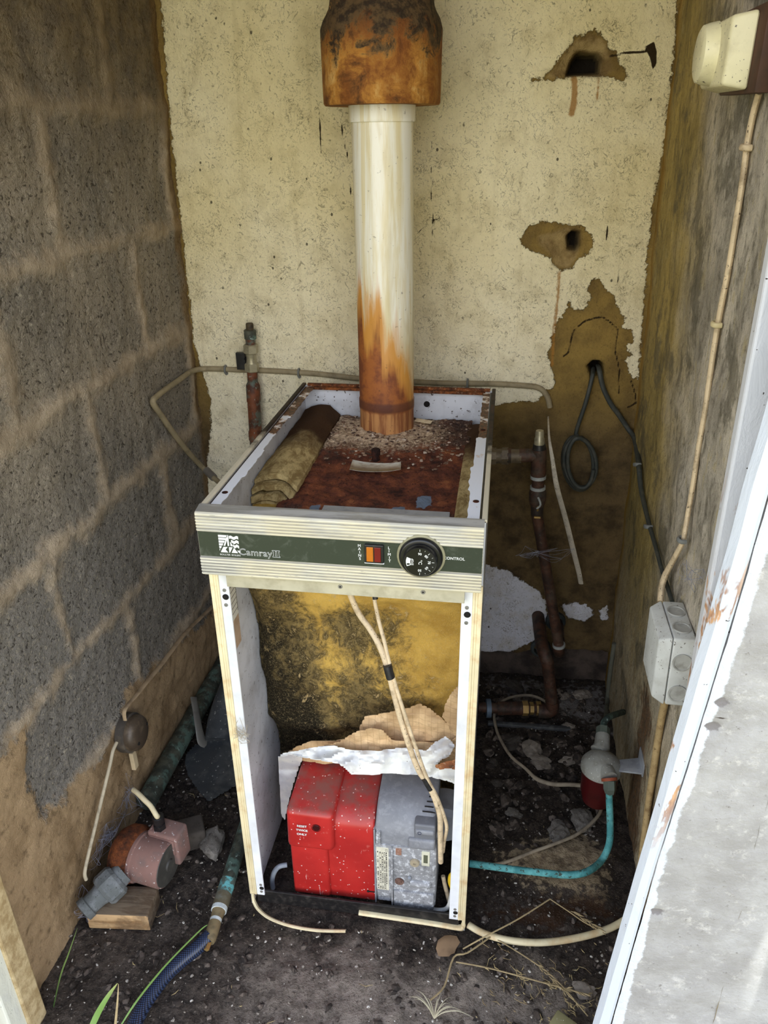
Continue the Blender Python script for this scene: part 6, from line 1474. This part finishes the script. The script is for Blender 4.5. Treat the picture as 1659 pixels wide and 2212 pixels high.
# cables on the floor at the right
DCB = simple('dusty_thin_cable', S(172, 158, 136), 0.75, 0, S(104, 92, 78), 0.6, 50, 0.2)
zf = 0.007
ob = G().tube([P(1180, 1516, 'z', 0.040), P(1150, 1503, 'z', 0.030), P(1115, 1504, 'z', 0.020), P(1085, 1515, 'z', 0.014), P(1068, 1540, 'z', 0.010), P(1072, 1575, 'z', zf), P(1085, 1605, 'z', zf), P(1105, 1635, 'z', zf), P(1135, 1660, 'z', zf), P(1160, 1683, 'z', zf), P(1195, 1694, 'z', zf), P(1235, 1695, 'z', zf), P(1275, 1700, 'z', zf), P(1296, 1712, 'z', zf)], [0.0036]*9+[0.0048]*5, 10, True, 1, None, 5).build('floor_cable', DCB, None, True)
tag(ob, 'dusty cable looping over the rubble from low pipe to filter', 'cable')
ob = G().tube([P(1298, 1718, 'z', 0.02), P(1300, 1740, 'z', 0.012), P(1290, 1765, 'z', 0.012), P(1250, 1800, 'z', 0.014), P(1200, 1822, 'z', 0.012), P(1150, 1840, 'z', 0.008), P(1100, 1860, 'z', zf), P(1065, 1868, 'z', zf)], 0.0034, 10, True, 1, None, 5).build('floor_cable', DCB, None, True)
tag(ob, 'thin dusty cable slanting across the floor behind the turquoise pipe', 'cable')
ob = G().tube([P(1012, 1998, 'z', 0.006), P(1040, 2014, 'z', 0.007), P(1075, 2026, 'z', 0.008), P(1120, 2034, 'z', 0.009), P(1170, 2036, 'z', 0.009), P(1225, 2030, 'z', 0.010), P(1280, 2018, 'z', 0.012), P(1320, 2004, 'z', 0.014), P(1352, 1986, 'z', 0.016)], 0.0065, 12, True, 0.8, None, 6).build('floor_cable', CREAM, None, True)
tag(ob, 'cream cable curving over the earth from the boiler towards the door frame', 'cable')
ob = G().tube([RW(1327, 1390, 0.004), RW(1318, 1450, 0.006), RW(1312, 1510, 0.006), P(1308, 1560, 'y', 0.52)], 0.0055, 10, True, 1, None, 4).build('wall_cable', simple('mouldy_grey_cable', S(112, 112, 98), 0.8, 0, S(66, 64, 54), 0.6, 40), None, True)
tag(ob, 'mouldy grey cable down the rear right corner', 'cable')
# flat slate lying before the low pipe
q = P(1170, 1566, 'z', 0.008)
ob = G().box((-0.110, -0.006, -0.004), (0.090, 0.006, 0.006), 0.002, 2, Mz((q.x-0.02, q.y, 0.0), 0.03)).build('lath', simple('wet_slate_edge', S(74, 76, 78), 0.6, 0, S(120, 120, 118), 0.5, 60, 0.2), None, True); tag(ob, 'thin dark lath lying before the brass unions', 'lath')

# ------------------------------------------------------------------ loose rubble, flecks, straw, grass
rocks = [((1150, 1618), 0.034, ROCKP, 'pale rubble lump nearest the brass unions, right of the boiler'), ((1168, 1646), 0.030, ROCKP, 'pale grey rubble chunk left of the oil filter'), ((1226, 1642), 0.020, ROCKP, 'small white rubble chip beside the red filter bowl'),
         ((1110, 1600), 0.030, ROCKD, 'dark rubble slab behind the looping cable'), ((1258, 1772), 0.036, ROCKG, 'flat grey stone near the wall under the filter'), ((1108, 1756), 0.020, ROCKG, 'rounded grey stone in the dark earth right of the boiler'),
         ((1076, 1690), 0.016, ROCKD, 'dark stone close to the right side of the boiler'), ((1206, 1798), 0.036, ROCKG, 'broad flat stone behind the thin slanting cable'), ((1066, 1645), 0.016, ROCKD, 'small bluish rubble chip near the boiler casing'),
         ((1230, 1570), 0.018, ROCKP, 'white crumb of plaster below the rear ledge'), ((1262, 2140), 0.022, ROCKP, 'white stone by the foot of the white door frame'), ((1260, 1500), 0.030, ROCKP, 'flat plaster slab in the rear right corner'),
         ((1216, 1500), 0.024, ROCKP, 'plaster crumb beside the copper elbow'), ((1112, 1482), 0.030, ROCKD, 'grey rubble on the rear ledge behind the low pipe')]
for k, ((px, py), r_, mt, lb) in enumerate(rocks):
    q = P(px, py, 'z', r_*0.10)
    ob = rock(G(), q, (r_*0.85, r_*0.62, r_*0.26), k*2.3+1.1, 3, 0.6).build('rubble_stone', mt, None, False); tag(ob, lb, 'rubble', 'rubble on the shed floor')
q = P(1222, 2206, 'z', 0.012)
ob = G().box((-0.035, -0.022, 0.0), (0.035, 0.022, 0.022), 0.003, 2, Mz((q.x+0.006, q.y-0.022, -0.004), -0.55)).build('wood_scrap', simple('mossy_board', S(150, 144, 104), 0.85, 0, S(96, 92, 56), 0.6, 40, 0.2, 0.2, S(206, 200, 180)), None, True); tag(ob, 'mossy scrap of board at the bottom edge by the door frame', 'wood scrap')
ob = rock(G(), P(968, 2042, 'z', 0.004), (0.024, 0.018, 0.003), 4.4, 2, 0.35).build('dry_leaf', simple('brown_leaf', S(150, 122, 92), 0.8, 0, S(104, 82, 62), 0.5, 50), None, True); tag(ob, 'curled brown dead leaf in front of the boiler', 'leaf')
R_ = random.Random(11)
g = G(); gd = G()
def pick():
    while True:
        x = R_.uniform(-0.31, 0.69); y = R_.uniform(-0.33, 0.72)
        if -0.025 < x < 0.43 and -0.02 < y < 0.63: continue
        return x, y
for k in range(1500):
    x, y = pick(); s_ = R_.choice([0.0009, 0.0012, 0.0016, 0.0022, 0.0034]) ; rock(g, (x, y, FLOOR_H(x, y)+0.003+s_*0.3), (s_, s_*R_.uniform(0.4, 0.9), s_*0.5), R_.uniform(0, 60), 1, 0.4)
M = Mat('pale_flecks'); vv = M.vor(300, out='Color'); sv = M.n('ShaderNodeSeparateColor'); M.put(sv.inputs[0], vv)
fl_ob = g.build('floor_flecks', M.fin(M.ramp(sv.outputs[0], [(0, S(96, 86, 76)), (0.5, S(150, 142, 130)), (1, S(216, 212, 204))]), 0.8)); tag(fl_ob, 'pale flecks of plaster scattered over the dark earth', 'debris', None, 'stuff')
for k in range(900):
    x, y = pick(); s_ = R_.uniform(0.003, 0.013)*(1.6 if x > 0.42 and y > 0.2 else 0.8); rock(gd, (x, y, FLOOR_H(x, y)+s_*0.2), (s_, s_*R_.uniform(0.5, 0.9), s_*0.5), R_.uniform(0, 60), 1, 0.6)
M = Mat('earth_crumbs'); vv = M.vor(120, out='Color'); sv = M.n('ShaderNodeSeparateColor'); M.put(sv.inputs[0], vv)
tag(gd.build('earth_crumbs', M.fin(M.ramp(sv.outputs[0], [(0, S(40, 34, 30)), (0.6, S(72, 62, 54)), (1, S(118, 106, 96))]), 0.95)), 'dark crumbs of earth and grit on the floor', 'debris', None, 'stuff')
# straw bits and seeds
g = G()
for k in range(230):
    if k < 150: x = R_.gauss(0.56, 0.07); y = R_.gauss(-0.10, 0.045)
    else: x, y = pick()
    if y > 0.3 or x > 0.68 or x < -0.30 or (0 < x < 0.41 and y > -0.02): continue
    a_ = R_.uniform(0, 6.28) if R_.random() < 0.5 else R_.gauss(-0.75, 0.3); L = R_.choice([0.005, 0.006, 0.008, 0.010, 0.014, 0.024]); z = FLOOR_H(x, y)+0.0055
    d_ = Vector((math.cos(a_), math.sin(a_), R_.uniform(-0.05, 0.15)))*L
    c_ = Vector((x, y, z)); bend = Vector((-d_.y, d_.x, 0))*R_.uniform(-0.3, 0.3)
    g.tube([c_-d_/2, c_+bend, c_+d_/2], [0.0003, 0.0009 if L < 0.015 else 0.0006, 0.0003], 5)
M = Mat('straw'); tag(g.build('straw_litter', M.fin(M.mix(M.th(M.noise(30, 3), 0.4, 0.6), S(196, 176, 126), S(140, 120, 84)), 0.8)), 'dry straw and grass seeds littering the earth in front', 'debris', None, 'stuff')
STALK = simple('dry_stalk', S(172, 152, 112), 0.8, 0, S(116, 98, 70), 0.5, 60)
def stalk(name, pts, r, label, head=None):
    t = thing(name, label, 'dry grass', tuple(pts[0])); G().tube(pts, r, 6, True, 1, None, 4).build('stem', STALK, t, True)
    if head:
        g = G(); a_, b_ = Vector(head[0]), Vector(head[1]); d_ = (b_-a_).normalized()
        for k in range(18):
            c_ = a_.lerp(b_, k/17); s_ = Vector((R_.uniform(-1, 1), R_.uniform(-1, 1), R_.uniform(-0.3, 0.8))).normalized()
            g.tube([c_, c_+d_*0.005+s_*0.003, c_+d_*0.011+s_*0.005], [0.0004, 0.0013, 0.0002], 5)
        g.build('seed_head', STALK, t, True)
    return t
z1 = 0.012
stalk('grass_stalk', [P(1000, 2050, 'z', 0.006), P(1050, 2022, 'z', 0.022), P(1120, 1985, 'z', 0.030), P(1188, 1942, 'z', 0.034)], 0.0014, 'bent dry stalk rising from the boiler corner over the cream cable', None)
stalk('seeding_grass_stalk', [P(1188, 1942, 'z', 0.034), P(1230, 1970, 'z', 0.030), P(1262, 1992, 'z', 0.022), P(1300, 2012, 'z', 0.014)], 0.0011, 'dry grass seed head hanging over the cream cable at right', (P(1232, 1968, 'z', 0.030), P(1300, 2010, 'z', 0.016)))
stalk('grass_stalk', [P(985, 2078, 'z', 0.010), P(1050, 2090, 'z', z1), P(1120, 2108, 'z', z1), P(1200, 2130, 'z', z1), P(1275, 2150, 'z', 0.010)], 0.0013, 'long straight dry stalk lying across the front earth', (P(1170, 2122, 'z', z1), P(1270, 2148, 'z', 0.011)))
stalk('grass_stalk', [P(1075, 2030, 'z', 0.010), P(1140, 2070, 'z', 0.012), P(1200, 2115, 'z', 0.012), P(1270, 2195, 'z', 0.012)], 0.0012, 'dry stalk slanting below the cream cable to the frame', (P(1160, 2084, 'z', z1), P(1250, 2170, 'z', z1)))
stalk('grass_stalk', [P(1062, 2022, 'z', 0.010), P(1010, 2058, 'z', 0.012), P(980, 2068, 'z', 0.012), P(960, 2130, 'z', 0.012), P(930, 2160, 'z', 0.010)], 0.0016, 'forked dry stem in front of the boiler corner', None)
# green blades and a grey dead tuft
def blade(pts, wds, mat, label, nm='grass_shoot'):
    ob = G().tube(pts, wds, 8, True, 0.16, (0.25, -0.75, 0.6), 6).build(nm, mat, None, True); tag(ob, label, 'grass', None, 'thing'); return ob
GRB = Mat('grass_blade_green'); x_ = GRB.xyz(); grm = GRB.fin(GRB.mix(GRB.th(x_['Z'], 0.02, 0.12), S(92, 128, 66), S(122, 152, 84)), 0.5)
GRY = Mat('grass_blade_yellowing'); x_ = GRY.xyz(); gry = GRY.fin(GRY.mix(GRY.th(x_['Z'], 0.06, 0.12), S(112, 146, 70), S(190, 160, 96)), 0.5)
bl = lambda px, py, y: P(px, py, 'y', y)
blade([P(98, 2240, 'z', 0.0), bl(112, 2190, -0.235), bl(130, 2110, -0.22), bl(148, 2060, -0.205), bl(167, 2005, -0.19)], [0.0020, 0.0030, 0.0034, 0.0028, 0.0004], grm, 'tall thin green blade at the foot of the left wall')
blade([P(180, 2260, 'z', 0.0), bl(206, 2200, -0.26), bl(222, 2170, -0.25), bl(238, 2145, -0.24), bl(254, 2124, -0.23)], [0.004, 0.0050, 0.0042, 0.0030, 0.0004], gry, 'broad green blade with a yellow tip left of the hose')
blade([P(244, 2260, 'z', 0.0), bl(250, 2205, -0.26), bl(254, 2160, -0.25), bl(256, 2125, -0.24)], [0.002, 0.0020, 0.0014, 0.0003], STALK, 'thin straw-coloured blade beside the broad green one')
blade([P(255, 2225, 'z', 0.02), P(290, 2170, 'z', 0.034), P(330, 2118, 'z', 0.036), P(372, 2070, 'z', 0.036), P(432, 2010, 'z', 0.034), P(448, 1998, 'z', 0.034)], [0.001, 0.0016, 0.0016, 0.0014, 0.0012, 0.0004], gry, 'long thin blade lying along the blue hose')
tf = thing('dead_grass_tuft', 'small grey tuft of dead grass at the front centre', 'dry grass', tuple(P(938, 2200, 'z', 0.0)))
for k in range(13):
    a_ = R_.uniform(-2.9, 0.1); L = R_.uniform(0.03, 0.055); b0 = P(938, 2200, 'z', 0.002); dv = Vector((math.cos(a_), -math.sin(a_)*0.6, 0))
    G().tube([b0, b0+Vector((0, 0, 0.02))+dv*L*0.3, b0+Vector((0, 0, 0.028))+dv*L*0.75, b0+Vector((0, 0, 0.016))+dv*L*1.2], [0.0010, 0.0011, 0.0009, 0.0002], 5, True, 0.5, None, 4).build('leaf_blade', simple('grey_dead_grass', S(186, 178, 152), 0.8) if k == 0 else bpy.data.materials['grey_dead_grass'], tf, True)

# ------------------------------------------------------------------ cobwebs
WEB = simple('cobweb_silk', S(150, 152, 166), 0.8)
def cobweb(label, c, ext, n, seed):
    R2 = random.Random(seed); g = G(); c = Vector(c)
    nodes = [c+Vector((R2.gauss(0, ext[0]), R2.gauss(0, ext[1]), abs(R2.gauss(0, ext[2])))) for _ in range(max(6, n//3))]
    for k in range(n):
        a_, b_ = R2.choice(nodes), R2.choice(nodes)
        if (a_-b_).length < 0.004 or (a_-b_).length > 0.09: continue
        m = (a_+b_)/2+Vector((R2.gauss(0, 0.006), R2.gauss(0, 0.006), -abs(R2.gauss(0, 0.006))))
        g.tube([a_, m, b_], 0.00022, 3, False, 1, None, 3)
    ob = g.build('cobweb', WEB); tag(ob, label, 'cobweb', None, 'stuff'); return ob
cobweb('dusty cobweb between the pump and the left wall', P(225, 1830, 'z', 0.07), (0.016, 0.036, 0.022), 110, 1)
cobweb('dusty cobweb behind the pump', P(282, 1735, 'z', 0.07), (0.014, 0.020, 0.020), 60, 2)
cobweb('dusty cobweb over the stub end of the grey union', P(196, 1965, 'z', 0.03), (0.012, 0.014, 0.012), 60, 3)
cobweb('faint cobweb in front of the sloping copper pipe', P(1150, 1200, 'y', 0.57), (0.04, 0.01, 0.012), 34, 4)
cobweb('cobweb strands above the grey junction box', P(1500, 1270, 'x', 0.69), (0.008, 0.03, 0.02), 26, 5)
q = P(520, 1582, 'y', -0.006)
g = G(); R2 = random.Random(9)
for k in range(26):
    a_ = q+Vector((R2.gauss(0, 0.006), -abs(R2.gauss(0, 0.002)), R2.gauss(0, 0.010))); b_ = q+Vector((R2.gauss(0, 0.006)+0.004, -abs(R2.gauss(0, 0.003)), R2.gauss(0, 0.010)))
    g.tube([a_, (a_+b_)/2+Vector((R2.gauss(0, 0.005), -0.003, R2.gauss(0, 0.005))), b_], 0.0004, 4, False, 1, None, 3)
tag(g.build('fibre_wisp', simple('dusty_fibre', S(178, 168, 150), 0.9)), 'tangled wisp of fibres caught on the left front edge of the boiler', 'fibres', None, 'stuff')
